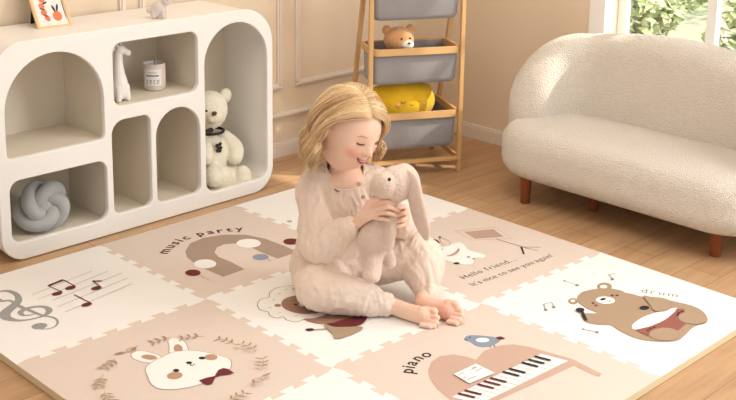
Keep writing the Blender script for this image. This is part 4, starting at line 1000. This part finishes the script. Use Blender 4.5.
for z, u, v in ((0, 359, 184), (1, 363, 197)):
    bm = bmesh.new(); c_ = g(u, v, -.078); R = Matrix.Rotation(radians(75), 3, 'X'); ell(bm, c_, (.006, .006, .002), rot=R); obj('button', bm, mat('wooden_button', S(206, 176, 144), .5), shirt)
bm = bmesh.new()
limb(bm, [(-.07, .01, .075, .075), (.0, .015, .078, .088), (.05, .02, .078, .070)], n=4)
limb(bm, [(*hiR, .080), (*(hiR.lerp(knR, .55)), .074), (*(knR+V((-.004, 0, 0))), .060), (*knR.lerp(anR, .35), .054), (*knR.lerp(anR, .62), .047), (*knR.lerp(anR, .82), .034)], n=6)
limb(bm, [(*hiL, .076), (*(hiL.lerp(knL, .5)), .066), (*(knL+V((.004, 0, 0))), .058), (*knL.lerp(anL, .45), .057), (*knL.lerp(anL, .75), .044), (*knL.lerp(anL, .9), .034)], n=6)
for k_, a_ in ((knR, anR), (knL, anL)):
    c0 = k_.lerp(a_, .84 if k_ is knR else .93); dd = (a_-k_).normalized(); limb(bm, [(*(c0-dd*.008), .032), (*c0, .034), (*(c0+dd*.004), .033)], n=3)
for v in bm.verts:
    if v.co.z < .004: v.co.z = .004+(v.co.z-.004)*.02
tro = remesh(bm, .0030, 7, name='trousers', m=M_cloth, parent=kid, disp=folds(30, .0055, [(knR.lerp(anR, .8), (anR-knR).normalized().cross(V((0, 0, 1))).normalized(), .06, 300, .002), (knL, (knL-hiL).normalized(), .07, 170, .003), (hiL.lerp(knL, .3), (knL-hiL).normalized(), .08, 150, .004), (anL.lerp(knL, .25), V((1, 0, 0)), .05, 380, .002), (hiR.lerp(knR, .3)+V((.05, 0, 0)), V((.7, .2, .5)).normalized(), .09, 150, .0035)]))
for v in tro.data.vertices:
    if v.co.z < .002: v.co.z = .002
for v in shirt.data.vertices:
    if v.co.z < .004: v.co.z = .004

# ------------------------------------------------------------------ the plush rabbit in her arms
bun = empty('plush_rabbit', GO+GX*.134+GY*(-.17)+V((0, 0, .06)), radians(-45), label='taupe plush rabbit with long drooping ears hugged in the toddler\'s arms', cat='plush toy')
bo = -V((.13, -.17, .06))
def gb(u, v, Y): return g(u, v, Y)+bo
bm = bmesh.new(); H = gb(394, 184, -.165)
ell(bm, H, (.050, .046, .049)); ell(bm, gb(383, 185, -.188), (.037, .034, .036)); ell(bm, gb(400, 181, -.16), (.042, .044, .043))
limb(bm, [(*gb(392, 200, -.155), .022), (*gb(387, 215, -.148), .030), (*gb(374, 237, -.150), .046), (*gb(371, 250, -.150), .037)], flat=1.0)
limb(bm, [(*gb(389, 208, -.165), .015), (*gb(389, 228, -.185), .0165), (*gb(387, 246, -.19), .015)])
limb(bm, [(*gb(375, 250, -.16), .023), (*gb(373, 262, -.185), .0215), (*gb(371.5, 272, -.20), .024)]); ell(bm, gb(370, 276, -.21), (.024, .024, .019))
limb(bm, [(*gb(384, 250, -.14), .020), (*gb(388, 262, -.15), .019)])
remesh(bm, .0028, 4, name='body', m=M_plush, parent=bun, disp=lambda p_, n_: .0012*noise.noise(p_*170))
def ear(pts, name='ear'):
    bm = bmesh.new(); s = cr([(*gb(a, b_, c_), r_) for a, b_, c_, r_ in pts], 6); tube(bm, [q[:3] for q in s], [q[3] for q in s], seg=16, flat=.5)
    obj(name, bm, M_plush, bun)
ear([(404, 173, -.175, .012), (411, 181, -.19, .020), (414, 198, -.195, .024), (418, 216, -.19, .025), (422, 229, -.185, .021), (424, 237, -.183, .011)])
ear([(396, 169, -.135, .012), (404, 170, -.115, .018), (411, 178, -.105, .020), (414, 192, -.10, .018), (415, 203, -.10, .010)])
bm = bmesh.new(); ell(bm, gb(387.8, 179.5, -.222), .0046); obj('eye', bm, M_dark, bun)
bm = bmesh.new(); ell(bm, gb(374.5, 181.5, -.205), (.0040, .003, .003)); obj('nose', bm, M_nose, bun)
